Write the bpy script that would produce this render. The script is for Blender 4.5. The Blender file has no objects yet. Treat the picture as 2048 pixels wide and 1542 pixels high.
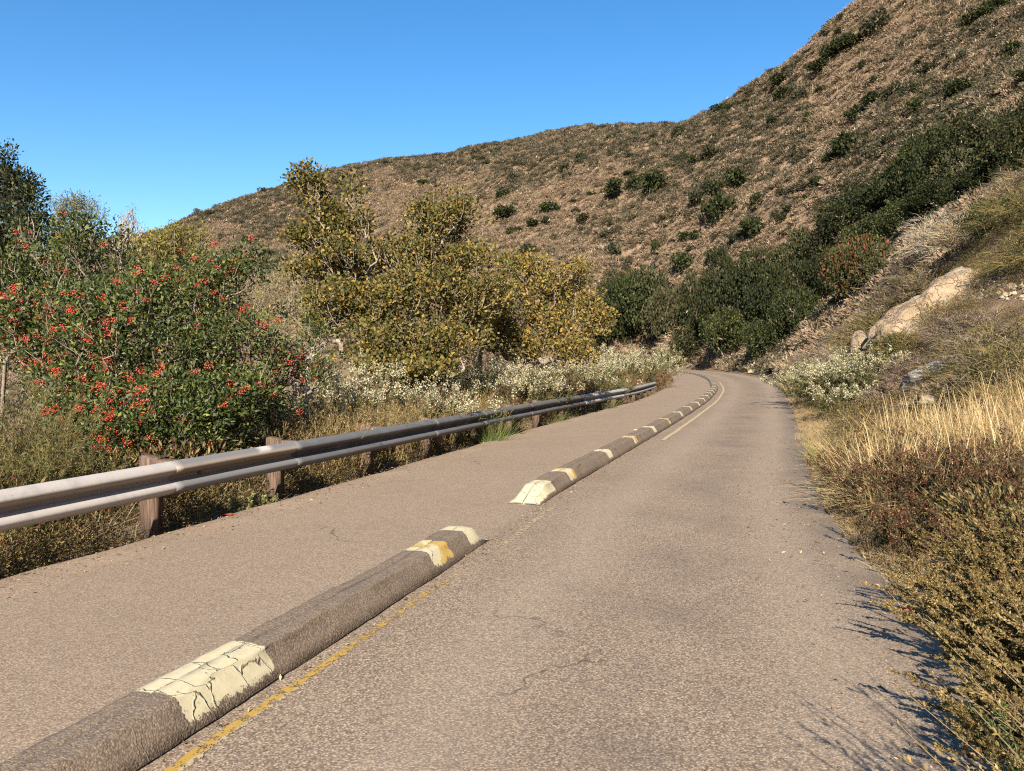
import bpy, math
import numpy as np
from mathutils import Vector

# ------------------------------------------------------------------ camera, sky, sun, exposure
S = bpy.context.scene
COL = S.collection
F, HV, H = 1540.0, 715.0, 1.6          # focal length (px of the 2048 wide frame), horizon row, eye height
cam_d = bpy.data.cameras.new("camera"); cam = bpy.data.objects.new("camera", cam_d); COL.objects.link(cam)
cam_d.sensor_width = 36; cam_d.lens = F / 2048 * 36
cam_d.shift_y = -(771 - HV) / 2048
cam_d.clip_start = 0.05; cam_d.clip_end = 3000
cam.location = (0, 0, H); cam.rotation_euler = (math.pi / 2, 0, 0)
S.camera = cam

SUN_AZ, SUN_EL = math.radians(187), math.radians(30)      # clockwise from +Y (the view), height
W = bpy.data.worlds.new("World"); S.world = W; W.use_nodes = True
nt = W.node_tree; nt.nodes.clear()
sky = nt.nodes.new("ShaderNodeTexSky"); sky.sky_type = 'NISHITA'; sky.sun_disc = False
sky.sun_elevation = SUN_EL; sky.sun_rotation = SUN_AZ
sky.air_density = 1.0; sky.dust_density = 0.25; sky.ozone_density = 2.6; sky.altitude = 300
bg = nt.nodes.new("ShaderNodeBackground"); bg.inputs[1].default_value = 0.069
out = nt.nodes.new("ShaderNodeOutputWorld")
hs = nt.nodes.new('ShaderNodeHueSaturation'); hs.inputs['Saturation'].default_value = 1.3; hs.inputs['Value'].default_value = 1.06
nt.links.new(sky.outputs[0], hs.inputs['Color']); nt.links.new(hs.outputs[0], bg.inputs[0]); nt.links.new(bg.outputs[0], out.inputs[0])

sd = bpy.data.lights.new("sun", 'SUN'); sd.energy = 5.0; sd.angle = math.radians(0.53); sd.color = (1.0, 0.89, 0.73)
sun = bpy.data.objects.new("sun", sd); COL.objects.link(sun)
sv = Vector((math.sin(SUN_AZ) * math.cos(SUN_EL), math.cos(SUN_AZ) * math.cos(SUN_EL), math.sin(SUN_EL)))
sun.rotation_euler = sv.to_track_quat('Z', 'Y').to_euler(); sun.location = (0, -20, 40)
S.view_settings.view_transform = 'Standard'; S.view_settings.look = 'None'
S.view_settings.exposure = 1.42; S.view_settings.gamma = 1.0
S.cycles.use_denoising = False; S.cycles.filter_width = 1.15; S.cycles.max_bounces = 5; S.cycles.diffuse_bounces = 2; S.cycles.transmission_bounces = 3
S.cycles.transparent_max_bounces = 6; S.cycles.glossy_bounces = 2

R = np.random.default_rng(7)

# ------------------------------------------------------------------ small helpers
def P(u, v, y):
    return np.array([(u - 1024) / F * y, y, H - (v - HV) / F * y])
def G(u, v):
    y = F * H / (v - HV); return np.array([(u - 1024) / F * y, y])
def nrm(a):
    return a / np.maximum(np.linalg.norm(a, axis=-1, keepdims=True), 1e-9)
def tag(o, label=None, cat=None, group=None, kind=None):
    if label: o['label'] = label
    if cat: o['category'] = cat
    if group: o['group'] = group
    if kind: o['kind'] = kind
    return o
def empty(name, loc=(0, 0, 0), rz=0.0):
    o = bpy.data.objects.new(name, None); COL.objects.link(o)
    o.location = [float(c) for c in loc]; o.rotation_euler = (0, 0, rz); o.empty_display_size = 0.2
    return o
def copy_tree(o, parent=None):
    c = o.copy(); COL.objects.link(c); c.parent = parent
    for ch in o.children:
        if ch.name in bpy.data.objects: copy_tree(ch, c)
    return c

class Geo:
    """collects triangles / quads with a colour per vertex"""
    def __init__(s): s.V = []; s.C = []; s.Q = []; s.T = []; s.n = 0
    def add(s, V, Q=None, T=None, C=(0.5, 0.5, 0.5)):
        V = np.asarray(V, float).reshape(-1, 3)
        C = np.asarray(C, float)
        if C.ndim == 1: C = np.tile(C, (len(V), 1))
        s.V.append(V); s.C.append(C[:, :3])
        if Q is not None and len(Q): s.Q.append(np.asarray(Q, int) + s.n)
        if T is not None and len(T): s.T.append(np.asarray(T, int) + s.n)
        s.n += len(V)
    def mesh(s, name, mats, smooth=False):
        V = np.concatenate(s.V); C = np.concatenate(s.C)
        Q = np.concatenate(s.Q) if s.Q else np.zeros((0, 4), int)
        T = np.concatenate(s.T) if s.T else np.zeros((0, 3), int)
        me = bpy.data.meshes.new(name)
        me.vertices.add(len(V)); me.vertices.foreach_set("co", V.astype(np.float32).ravel())
        nl = Q.size + T.size; me.loops.add(nl)
        me.loops.foreach_set("vertex_index", np.concatenate([Q.ravel(), T.ravel()]).astype(np.int32))
        me.polygons.add(len(Q) + len(T))
        st = np.concatenate([np.arange(len(Q)) * 4, Q.size + np.arange(len(T)) * 3]).astype(np.int32)
        me.polygons.foreach_set("loop_start", st)
        me.update(calc_edges=True)
        at = me.color_attributes.new("Col", 'FLOAT_COLOR', 'POINT')
        c4 = np.ones((len(V), 4), np.float32); c4[:, :3] = C; at.data.foreach_set("color", c4.ravel())
        if smooth: me.polygons.foreach_set("use_smooth", np.ones(len(me.polygons), bool))
        for m in (mats if isinstance(mats, (list, tuple)) else [mats]): me.materials.append(m)
        me.validate()
        return me
    def build(s, name, mats, parent=None, smooth=False):
        o = bpy.data.objects.new(name, s.mesh(name, mats, smooth)); COL.objects.link(o)
        if parent is not None: o.parent = parent
        return o

# value noise, vectorised
_perm = np.random.default_rng(3).random((64, 64, 64)).astype(np.float32)
def vnoise(p):
    p = np.asarray(p, float); i = np.floor(p).astype(int); f = p - i; f = f * f * (3 - 2 * f)
    r = 0
    for a in (0, 1):
        for b in (0, 1):
            for c in (0, 1):
                w = (f[:, 0] if a else 1 - f[:, 0]) * (f[:, 1] if b else 1 - f[:, 1]) * (f[:, 2] if c else 1 - f[:, 2])
                r = r + w * _perm[(i[:, 0] + a) & 63, (i[:, 1] + b) & 63, (i[:, 2] + c) & 63]
    return r * 2 - 1
def fbm(x, y, s, o=4, seed=0.0):
    r = 0; a = 1.0; t = 0
    for k in range(o):
        r = r + a * vnoise(np.stack([x * s + 11.3 * k + seed, y * s - 7.1 * k, np.full_like(x, 3.7 * k + seed)], 1)); t += a
        s *= 2.03; a *= 0.5
    return r / t
def sstep(x, a, b):
    t = np.clip((x - a) / (b - a), 0, 1); return t * t * (3 - 2 * t)

# ------------------------------------------------------------------ materials
def mat(name):
    m = bpy.data.materials.new(name); m.use_nodes = True
    n = m.node_tree; n.nodes.clear()
    o = n.nodes.new("ShaderNodeOutputMaterial")
    return m, n, o
class N:
    def __init__(s, n): s.n = n
    def node(s, t, **k):
        nd = s.n.nodes.new(t)
        for a, b in k.items():
            if a == 'inp':
                for i, v in b.items():
                    if hasattr(v, 'is_linked') or isinstance(v, bpy.types.NodeSocket): s.n.links.new(v, nd.inputs[i])
                    else: nd.inputs[i].default_value = v
            else: setattr(nd, a, b)
        return nd
    def mix(s, f, a, b, mode='MIX'):
        nd = s.n.nodes.new("ShaderNodeMix"); nd.data_type = 'RGBA'; nd.blend_type = mode
        for i, v in ((0, f), (6, a), (7, b)):
            if isinstance(v, bpy.types.NodeSocket): s.n.links.new(v, nd.inputs[i])
            else: nd.inputs[i].default_value = v if i == 0 else (tuple(v) + (1,) if len(v) == 3 else v)
        return nd.outputs[2]
    def noise(s, sc, vec=None, det=3, rough=0.6, dist=0.0):
        nd = s.node("ShaderNodeTexNoise", inp={'Scale': sc, 'Detail': det, 'Roughness': rough, 'Distortion': dist})
        if vec is not None: s.n.links.new(vec, nd.inputs['Vector'])
        return nd.outputs['Fac']
    def ramp(s, v, a, b, lo=0.0, hi=1.0):
        nd = s.node("ShaderNodeMapRange", inp={0: v, 1: a, 2: b, 3: lo, 4: hi}); nd.interpolation_type = 'SMOOTHSTEP'
        return nd.outputs[0]
    def math(s, op, a, b=0.0):
        nd = s.node("ShaderNodeMath", operation=op, inp={0: a, 1: b}); return nd.outputs[0]
    def bsdf(s, col, rough=0.8, spec=0.3, metal=0.0, normal=None):
        nd = s.n.nodes.new("ShaderNodeBsdfPrincipled")
        col = s.mix(1.0, col, (0.87, 0.87, 0.87), 'MULTIPLY')
        for k, v in (('Base Color', col), ('Roughness', rough), ('Specular IOR Level', spec), ('Metallic', metal)):
            if isinstance(v, bpy.types.NodeSocket): s.n.links.new(v, nd.inputs[k])
            else: nd.inputs[k].default_value = (tuple(v) + (1,)) if k == 'Base Color' else v
        if normal is not None: s.n.links.new(normal, nd.inputs['Normal'])
        return nd
    def bump(s, h, st, d):
        nd = s.node("ShaderNodeBump", inp={'Height': h, 'Strength': st, 'Distance': d}); return nd.outputs[0]

def foliage_mat(name, rough=0.5, spec=0.3, trans=0.22):
    m, n, o = mat(name); k = N(n)
    a = k.node("ShaderNodeAttribute", attribute_name="Col").outputs['Color']
    b = k.bsdf(a, rough, spec)
    if trans > 0:
        t = k.node("ShaderNodeBsdfTranslucent"); n.links.new(k.mix(1.0, a, (1.1, 1.15, 0.6), 'MULTIPLY'), t.inputs[0])
        mx = k.node("ShaderNodeMixShader", inp={0: trans}); n.links.new(b.outputs[0], mx.inputs[1]); n.links.new(t.outputs[0], mx.inputs[2])
        n.links.new(mx.outputs[0], o.inputs[0])
    else: n.links.new(b.outputs[0], o.inputs[0])
    return m
M_leaf = foliage_mat("glossy_leaves", 0.55, 0.35, 0.2)
M_soft = foliage_mat("soft_leaves", 0.7, 0.2, 0.28)
M_dry = foliage_mat("dry_stems", 0.8, 0.15, 0.15)
M_flower = foliage_mat("flower_fluff", 0.9, 0.1, 0.3)
M_berry = foliage_mat("berries", 0.35, 0.5, 0.0)

def bark_mat(name, c1, c2):
    m, n, o = mat(name); k = N(n)
    tc = k.node("ShaderNodeTexCoord").outputs['Object']
    f = k.noise(9, tc, 5, 0.7)
    c = k.mix(k.ramp(f, 0.35, 0.65), c1, c2)
    n.links.new(k.bsdf(c, 0.85, 0.2, normal=k.bump(k.noise(40, tc), 0.6, 0.01)).outputs[0], o.inputs[0])
    return m
M_bark = bark_mat("pale_bark", (0.30, 0.25, 0.20), (0.16, 0.125, 0.095))
M_bark_dark = bark_mat("dark_bark", (0.12, 0.09, 0.07), (0.06, 0.045, 0.035))
M_snag = bark_mat("bleached_wood", (0.42, 0.37, 0.32), (0.24, 0.20, 0.17))

def asphalt_nodes(k, pos):
    """chip-seal surface: returns colour, height"""
    vor = k.node("ShaderNodeTexVoronoi", feature='F1', inp={'Scale': 105.0, 'Vector': pos})
    grain = k.node("ShaderNodeTexWhiteNoise", noise_dimensions='3D', inp={'Vector': vor.outputs['Position']}).outputs['Value']
    c = k.mix(k.ramp(grain, 0.0, 0.55), (0.135, 0.10, 0.072), (0.285, 0.214, 0.155))
    c = k.mix(k.ramp(grain, 0.62, 1.0), c, (0.44, 0.345, 0.24))
    pit = k.ramp(vor.outputs['Distance'], 0.45, 0.75)
    c = k.mix(k.math('MULTIPLY', pit, 0.6), c, (0.07, 0.055, 0.045))
    mid = k.noise(28, pos, 3, 0.6)
    c = k.mix(k.ramp(mid, 0.35, 0.7, 0.0, 0.2), c, (0.33, 0.265, 0.205))
    big = k.noise(0.55, pos, 4, 0.6)
    c = k.mix(k.ramp(big, 0.4, 0.7, 0.0, 0.26), c, (0.15, 0.113, 0.085))
    c = k.mix(k.ramp(k.noise(3.2, pos, 5, 0.7), 0.5, 0.72, 0.0, 0.22), c, (0.33, 0.26, 0.185))
    c = k.mix(k.ramp(k.noise(6.5, pos, 4, 0.75), 0.60, 0.72, 0.0, 0.3), c, (0.11, 0.083, 0.064))
    h = k.math('ADD', k.math('MULTIPLY', vor.outputs['Distance'], -0.6), k.math('MULTIPLY', grain, 0.5))
    return c, h
def make_asphalt():
    m, n, o = mat("chip_seal_asphalt"); k = N(n)
    pos = k.node("ShaderNodeNewGeometry").outputs['Position']
    c, h = asphalt_nodes(k, pos)
    uv = k.node("ShaderNodeUVMap", uv_map="UVMap").outputs[0]
    sep = k.node("ShaderNodeSeparateXYZ", inp={0: uv})
    x = sep.outputs[0]                                      # 0..1 left lane, 1..2 right lane
    wob = k.math('MULTIPLY', k.math('SUBTRACT', k.noise(0.35, pos, 3), 0.5), 0.25)
    xx = k.math('ADD', x, wob)
    def band(c0, w):
        d = k.math('ABSOLUTE', k.math('SUBTRACT', xx, c0)); return k.ramp(d, 0.0, w, 1.0, 0.0)
    # bleached wheel tracks, an oil-dark middle of the driven lane and a pinker bicycle lane
    c = k.mix(k.math('MULTIPLY', band(1.55, 0.2), k.ramp(k.noise(0.9, pos, 4), 0.35, 0.7, 0.0, 0.42)), c, (0.10, 0.08, 0.07))
    c = k.mix(k.math('MULTIPLY', band(1.27, 0.16), 0.22), c, (0.36, 0.29, 0.225))
    c = k.mix(k.math('MULTIPLY', band(1.8, 0.16), 0.22), c, (0.36, 0.29, 0.225))
    left = k.ramp(x, 0.95, 1.0, 1.0, 0.0)
    c = k.mix(k.math('MULTIPLY', left, 0.28), c, (0.31, 0.23, 0.165))
    # dusty edges
    c = k.mix(k.math('MULTIPLY', k.ramp(xx, 1.88, 2.02), 0.6), c, (0.34, 0.26, 0.185))
    # fine cracks
    cr = k.node("ShaderNodeTexVoronoi", feature='DISTANCE_TO_EDGE', inp={'Scale': 0.16})
    wv = k.node("ShaderNodeVectorMath", operation='ADD'); n.links.new(pos, wv.inputs[0])
    nz = k.node("ShaderNodeTexNoise", inp={'Scale': 2.2, 'Detail': 4.0}); n.links.new(pos, nz.inputs['Vector'])
    sc = k.node("ShaderNodeVectorMath", operation='SCALE'); n.links.new(nz.outputs['Color'], sc.inputs[0]); sc.inputs[3].default_value = 0.7
    n.links.new(sc.outputs[0], wv.inputs[1]); n.links.new(wv.outputs[0], cr.inputs['Vector'])
    crk = k.math('MULTIPLY', k.ramp(cr.outputs['Distance'], 0.0, 0.0022, 1.0, 0.0), k.ramp(k.noise(0.4, pos, 2), 0.50, 0.58, 0.0, 0.7))
    c = k.mix(crk, c, (0.06, 0.048, 0.04))
    n.links.new(k.bsdf(c, 0.93, 0.18, normal=k.bump(h, 0.55, 0.004)).outputs[0], o.inputs[0])
    return m
M_asphalt = make_asphalt()

def make_kerb():
    m, n, o = mat("painted_asphalt_kerb"); k = N(n)
    pos = k.node("ShaderNodeNewGeometry").outputs['Position']
    c, h = asphalt_nodes(k, pos)
    c = k.mix(0.5, c, (0.115, 0.088, 0.064))
    att = k.node("ShaderNodeAttribute", attribute_name="Col").outputs['Color']
    sp = k.node("ShaderNodeSeparateColor", inp={0: att})      # r paint, g wear height, b yellow
    w1 = k.noise(13, pos, 5, 0.75); w2 = k.noise(60, pos, 3, 0.7)
    wear = k.math('ADD', k.math('MULTIPLY', w1, 0.62), k.math('MULTIPLY', w2, 0.38))
    keep = k.math('SUBTRACT', k.math('ADD', sp.outputs[0], k.math('MULTIPLY', wear, 1.0)), k.math('MULTIPLY', sp.outputs[1], 0.42))
    f = k.ramp(keep, 1.29, 1.35)
    # cracks running across the painted blocks
    sxyz = k.node("ShaderNodeUVMap", uv_map="UVMap").outputs[0]
    map_ = k.node("ShaderNodeMapping", inp={'Vector': sxyz, 'Scale': (4.6, 1.3, 1.0)})
    dn = k.node("ShaderNodeTexNoise", inp={'Scale': 3.0, 'Detail': 5.0, 'Vector': sxyz})
    ds = k.node("ShaderNodeVectorMath", operation='SCALE'); n.links.new(dn.outputs['Color'], ds.inputs[0]); ds.inputs[3].default_value = 0.8
    dd = k.node("ShaderNodeVectorMath", operation='ADD'); n.links.new(map_.outputs[0], dd.inputs[0]); n.links.new(ds.outputs[0], dd.inputs[1])
    vr = k.node("ShaderNodeTexVoronoi", feature='DISTANCE_TO_EDGE', inp={'Scale': 1.0}); n.links.new(dd.outputs[0], vr.inputs['Vector'])
    crack = k.ramp(vr.outputs['Distance'], 0.0, 0.015, 1.0, 0.0)
    crack = k.math('MULTIPLY', k.math('MULTIPLY', crack, k.ramp(k.noise(2.0, pos, 2), 0.4, 0.55)), k.math('ADD', k.math('MULTIPLY', f, 0.85), 0.15))
    paint = k.mix(k.ramp(k.noise(22, pos, 4), 0.4, 0.7, 0.0, 0.4), (0.52, 0.465, 0.31), (0.40, 0.34, 0.21))
    paint = k.mix(k.math('MULTIPLY', sp.outputs[2], k.ramp(k.noise(9, pos, 4), 0.42, 0.55)), paint, (0.44, 0.29, 0.075))
    c = k.mix(f, c, paint)
    c = k.mix(k.math('MULTIPLY', crack, 0.75), c, (0.05, 0.04, 0.032))
    h2 = k.math('ADD', k.math('MULTIPLY', h, k.math('SUBTRACT', 1.1, f)), k.math('ADD', k.math('MULTIPLY', f, 0.7), k.math('MULTIPLY', crack, -2.5)))
    n.links.new(k.bsdf(c, 0.85, 0.25, normal=k.bump(h2, 0.5, 0.006)).outputs[0], o.inputs[0])
    return m
M_kerb = make_kerb()

def make_line():
    m, n, o = mat("worn_road_paint"); k = N(n)
    pos = k.node("ShaderNodeNewGeometry").outputs['Position']
    att = k.node("ShaderNodeAttribute", attribute_name="Col").outputs['Color']
    sp = k.node("ShaderNodeSeparateColor", inp={0: att})     # r = keep, g = yellow share, b = across
    w = k.math('ADD', k.math('MULTIPLY', k.noise(16, pos, 5, 0.75), 0.7), k.math('MULTIPLY', k.noise(90, pos, 2, 0.7), 0.3))
    f = k.ramp(k.math('ADD', w, sp.outputs[0]), 0.96, 1.0)
    yel = k.ramp(k.math('ADD', sp.outputs[1], k.math('MULTIPLY', k.noise(11, pos, 4), 0.6)), 0.68, 0.78)
    col = k.mix(yel, (0.40, 0.32, 0.20), (0.38, 0.245, 0.06))
    b = k.bsdf(col, 0.85, 0.2)
    t = k.node("ShaderNodeBsdfTransparent")
    mx = k.node("ShaderNodeMixShader", inp={0: f}); n.links.new(t.outputs[0], mx.inputs[1]); n.links.new(b.outputs[0], mx.inputs[2])
    n.links.new(mx.outputs[0], o.inputs[0])
    return m
M_line = make_line()

def make_ground():
    m, n, o = mat("dry_hillside_soil"); k = N(n)
    pos = k.node("ShaderNodeNewGeometry").outputs['Position']
    a = k.noise(0.06, pos, 5, 0.65); b = k.noise(1.1, pos, 6, 0.7); d = k.noise(14, pos, 4, 0.7)
    c = k.mix(k.ramp(a, 0.38, 0.62), (0.19, 0.13, 0.082), (0.25, 0.175, 0.115))
    c = k.mix(k.ramp(b, 0.38, 0.64, 0.0, 0.75), c, (0.15, 0.105, 0.07))
    c = k.mix(k.ramp(d, 0.52, 0.72, 0.0, 0.7), c, (0.31, 0.235, 0.15))
    pale = k.ramp(k.noise(0.16, pos, 5, 0.7), 0.60, 0.70, 0.0, 0.75)
    c = k.mix(pale, c, (0.34, 0.26, 0.17))
    n.links.new(k.bsdf(c, 0.95, 0.1, normal=k.bump(k.math('ADD', b, k.math('MULTIPLY', d, 0.4)), 0.9, 0.25)).outputs[0], o.inputs[0])
    return m
M_ground = make_ground()

def make_rock():
    m, n, o = mat("lichened_rock"); k = N(n)
    pos = k.node("ShaderNodeNewGeometry").outputs['Position']
    att = k.node("ShaderNodeAttribute", attribute_name="Col").outputs['Color']
    a = k.noise(1.2, pos, 5, 0.65); li = k.noise(7.5, pos, 5, 0.75, 0.6)
    c = k.mix(k.ramp(a, 0.4, 0.62, 0.0, 0.7), att, (0.36, 0.25, 0.14))
    c = k.mix(k.ramp(k.noise(5, pos, 6, 0.7), 0.52, 0.62, 0.0, 0.7), c, (0.17, 0.135, 0.10))
    vv_ = k.node('ShaderNodeTexVoronoi', feature='DISTANCE_TO_EDGE', inp={'Scale': 1.5})
    va = k.node('ShaderNodeVectorMath', operation='ADD'); n.links.new(pos, va.inputs[0])
    vn = k.node('ShaderNodeTexNoise', inp={'Scale': 2.5, 'Detail': 5.0}); n.links.new(pos, vn.inputs['Vector']); n.links.new(vn.outputs['Color'], va.inputs[1]); n.links.new(va.outputs[0], vv_.inputs['Vector'])
    ck = k.ramp(vv_.outputs['Distance'], 0.0, 0.035, 1.0, 0.0)
    c = k.mix(k.math('MULTIPLY', ck, 0.35), c, (0.08, 0.062, 0.048))
    c = k.mix(k.math('MULTIPLY', k.ramp(li, 0.53, 0.58, 0.0, 0.85), k.ramp(k.noise(0.9, pos, 3), 0.46, 0.58)), c, (0.42, 0.40, 0.33))
    n.links.new(k.bsdf(c, 0.9, 0.2, normal=k.bump(k.math('SUBTRACT', k.math('ADD', a, k.noise(11, pos, 6, 0.7)), k.math('MULTIPLY', ck, 0.5)), 1.0, 0.12)).outputs[0], o.inputs[0])
    return m
M_rock = make_rock()

def make_rail():
    m, n, o = mat("galvanised_rail"); k = N(n)
    pos = k.node("ShaderNodeNewGeometry").outputs['Position']
    att = k.node("ShaderNodeAttribute", attribute_name="Col").outputs['Color']
    f = k.noise(3.5, pos, 5, 0.7); g = k.noise(45, pos, 3, 0.7)
    c = k.mix(k.ramp(f, 0.45, 0.7, 0.0, 0.35), att, (0.20, 0.20, 0.21))
    c = k.mix(k.ramp(g, 0.62, 0.75, 0.0, 0.6), c, (0.16, 0.13, 0.11))
    n.links.new(k.bsdf(c, 0.62, 0.35, 0.08, normal=k.bump(f, 0.12, 0.02)).outputs[0], o.inputs[0])
    return m
M_rail = make_rail()
def make_wood():
    m, n, o = mat("weathered_post_wood"); k = N(n)
    tc = k.node("ShaderNodeTexCoord").outputs['Object']
    mp = k.node("ShaderNodeMapping", inp={'Vector': tc, 'Scale': (30, 30, 2.2)})
    f = k.noise(1.5, mp.outputs[0], 6, 0.7)
    c = k.mix(k.ramp(f, 0.36, 0.64), (0.07, 0.048, 0.036), (0.19, 0.13, 0.098))
    n.links.new(k.bsdf(c, 0.9, 0.15, normal=k.bump(f, 0.7, 0.01)).outputs[0], o.inputs[0])
    return m
M_wood = make_wood()
def flat_mat(name, c, rough=0.6, metal=0.0):
    m, n, o = mat(name); k = N(n)
    tc = k.node("ShaderNodeTexCoord").outputs['Object']
    cc = k.mix(k.ramp(k.noise(30, tc), 0.4, 0.7, 0.0, 0.3), c, tuple(x * 0.55 for x in c))
    n.links.new(k.bsdf(cc, rough, 0.4, metal).outputs[0], o.inputs[0]); return m
M_bolt = flat_mat("rusty_steel", (0.16, 0.12, 0.10), 0.6, 0.6)
M_marker = flat_mat("yellow_marker", (0.75, 0.55, 0.06), 0.5)

# ------------------------------------------------------------------ road plan (left edge, kerb line, right edge)
ys = np.array([-28, -12, -3, 1, 3.2, 5.7, 8, 10, 13, 18, 23.5, 29, 38, 46, 55, 66, 75.])
Lx = np.array([-15.4, -9.8, -6.65, -5.25, -4.5, -3.62, -2.82, -2.09, -1.03, 0.72, 2.75, 4.75, 7.4, 9.5, 11.5, 13.5, 14.7])
Kx = np.array([-11.8, -6.45, -3.43, -2.1, -1.37, -0.53, 0.20, 0.88, 1.95, 3.72, 5.62, 7.45, 10.15, 12.2, 14.3, 16.4, 17.7])
Rx = np.array([-8.0, -2.7, 0.3, 1.6, 2.2, 2.72, 3.28, 3.90, 4.95, 6.68, 8.55, 10.4, 13.4, 16.0, 18.4, 20.6, 22.0])
tailL = [(15.2, 84), (14.7, 90), (12.3, 95), (8, 98), (0, 100), (-9, 101)]
tailK = [(18.6, 86), (18.3, 94), (15.6, 100.5), (9.5, 104), (0, 106), (-9, 107)]
tailR = [(22.9, 89), (22.4, 100), (18.5, 107.5), (11, 111), (0, 113), (-9, 114)]
def catmull(pts, n):
    pts = np.asarray(pts, float); p = np.vstack([2 * pts[0] - pts[1], pts, 2 * pts[-1] - pts[-2]])
    o = []
    for i in range(1, len(p) - 2):
        t = np.linspace(0, 1, n, endpoint=False)[:, None]
        a, b, c, d = p[i - 1], p[i], p[i + 1], p[i + 2]
        o.append(0.5 * ((2 * b) + (c - a) * t + (2 * a - 5 * b + 4 * c - d) * t ** 2 + (3 * b - a - 3 * c + d) * t ** 3))
    o.append(pts[-1:]); return np.vstack(o)
NS = 16
PL = catmull(list(zip(Lx, ys)) + tailL, NS); PK = catmull(list(zip(Kx, ys)) + tailK, NS); PR = catmull(list(zip(Rx, ys)) + tailR, NS)
def tangents(p): return nrm(np.gradient(p, axis=0))
def arclen(p): return np.concatenate([[0], np.cumsum(np.linalg.norm(np.diff(p, axis=0), axis=1))])
def offset(p, d):           # d > 0 to the right of travel
    t = tangents(p); return p + np.stack([t[:, 1], -t[:, 0]], 1) * d
TL, TR = tangents(PL), tangents(PR)
def side_dist(x, y):
    """dl > 0: outside, left of the road; dr > 0: outside, right of it"""
    p = np.stack([x, y], 1); dl = np.empty(len(p)); dr = np.empty(len(p))
    for s in range(0, len(p), 8000):
        q = p[s:s + 8000]
        for Q, T, sg, o in ((PL, TL, 1, dl), (PR, TR, -1, dr)):
            D = q[:, None, :] - Q[None]; dd = (D ** 2).sum(2); j = dd.argmin(1)
            r = np.arange(len(q)); v = D[r, j]; t = T[j]
            o[s:s + 8000] = np.sign(t[:, 0] * v[:, 1] - t[:, 1] * v[:, 0]) * sg * np.sqrt(dd[r, j])
    return dl, dr

# ------------------------------------------------------------------ terrain height
CP = []
def cp(u, v, y): CP.append(tuple(P(u, v, y)))
ridge = [(1740, 0, 160), (1660, 65, 165), (1600, 115, 170), (1530, 160, 178), (1450, 205, 188), (1390, 237, 200), (1300, 252, 215), (1150, 267, 235),
         (1000, 287, 250), (850, 312, 262), (650, 350, 275), (560, 380, 280), (400, 445, 285), (270, 494, 290), (100, 545, 295), (-200, 610, 300), (-600, 640, 300)]
for u, v, y in ridge:
    p = P(u, v, y); CP.append(tuple(p)); CP.append((p[0] * 1.28, y * 1.28, p[2] * 0.93)); CP.append((p[0] * 1.8, y * 1.8, p[2] * 0.6))
for a in [(1900, -150, 172), (2200, -150, 132), (2048, -230, 150), (2048, 0, 112), (2048, 100, 95), (2000, 230, 75), (1860, 100, 125), (1860, 0, 142),
          (2048, 420, 33), (2048, 480, 23), (1950, 500, 31), (1900, 430, 45), (2000, 405, 45), (1690, 600, 62), (1640, 655, 55), (1690, 430, 95), (1690, 295, 115),
          (1860, 290, 85), (1860, 200, 102), (1780, 500, 62), (1600, 480, 105), (1600, 350, 128), (1560, 690, 75), (1600, 610, 78),
          (1530, 400, 120), (1530, 550, 98), (1530, 280, 148), (1400, 400, 140), (1400, 540, 120), (1400, 650, 112), (1300, 400, 155), (1280, 540, 138), (1280, 690, 122),
          (1150, 400, 170), (1150, 540, 142), (1150, 660, 124), (1000, 400, 190), (1000, 520, 158), (850, 410, 210), (850, 560, 155), (650, 440, 215), (650, 560, 155),
          (450, 520, 190), (300, 600, 150), (1850, 645, 24), (1760, 700, 22), (1900, 560, 27), (2048, 755, 14), (2048, 600, 19), (1960, 790, 13), (2300, 300, 40), (2300, 740, 12), (2200, 640, 17)]: cp(*a)
CP += [(-20, 30, -5), (-30, 60, -4), (-15, 60, -4), (0, 60, -3), (-8, 30, -3.5), (3, 45, -2), (7, 68, -1.2), (-60, 60, -2), (-40, 20, -6), (-12, 12, -2.2),
       (-8.5, 6, -1.3), (-20, 0, -6), (-100, 100, 4), (-110, 0, 5), (6, 88, -0.8), (-5, 95, 0), (-20, -40, -4), (-60, -60, 0), (30, -20, 14), (60, -40, 32), (60, 20, 34),
       (15, -10, 4), (14, 2, 2.6), (10, -30, 3), (0, -80, 0), (100, -100, 50), (-100, -120, 10), (130, 30, 72), (20, 12, 9), (12, 118, 0.6), (-10, 118, 0.5)]
for q in (PL, PR):
    for i in range(0, len(q), 24): CP.append((q[i][0], q[i][1], 0.0))
for i in range(0, len(PR), 30):
    for d, z in ((2.2, 0.75), (4.2, 2.1)):
        w = offset(PR, d)[i]; CP.append((w[0], w[1], z * (1 if 17 < PR[i][1] < 90 else 0.42)))
    w = offset(PL, -2.6)[i]; CP.append((w[0], w[1], -0.55))
CP = np.array(CP)
def _k(r2): return 0.5 * r2 * np.log(r2 + 1e-9)
_s = 50.0
_X = CP[:, :2] / _s; _n = len(_X)
_A = _k(((_X[:, None] - _X[None]) ** 2).sum(2)) + np.eye(_n) * 1e-3
_Pm = np.hstack([np.ones((_n, 1)), _X]); _M = np.block([[_A, _Pm], [_Pm.T, np.zeros((3, 3))]])
_w = np.linalg.solve(_M, np.concatenate([CP[:, 2], np.zeros(3)]))
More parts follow.
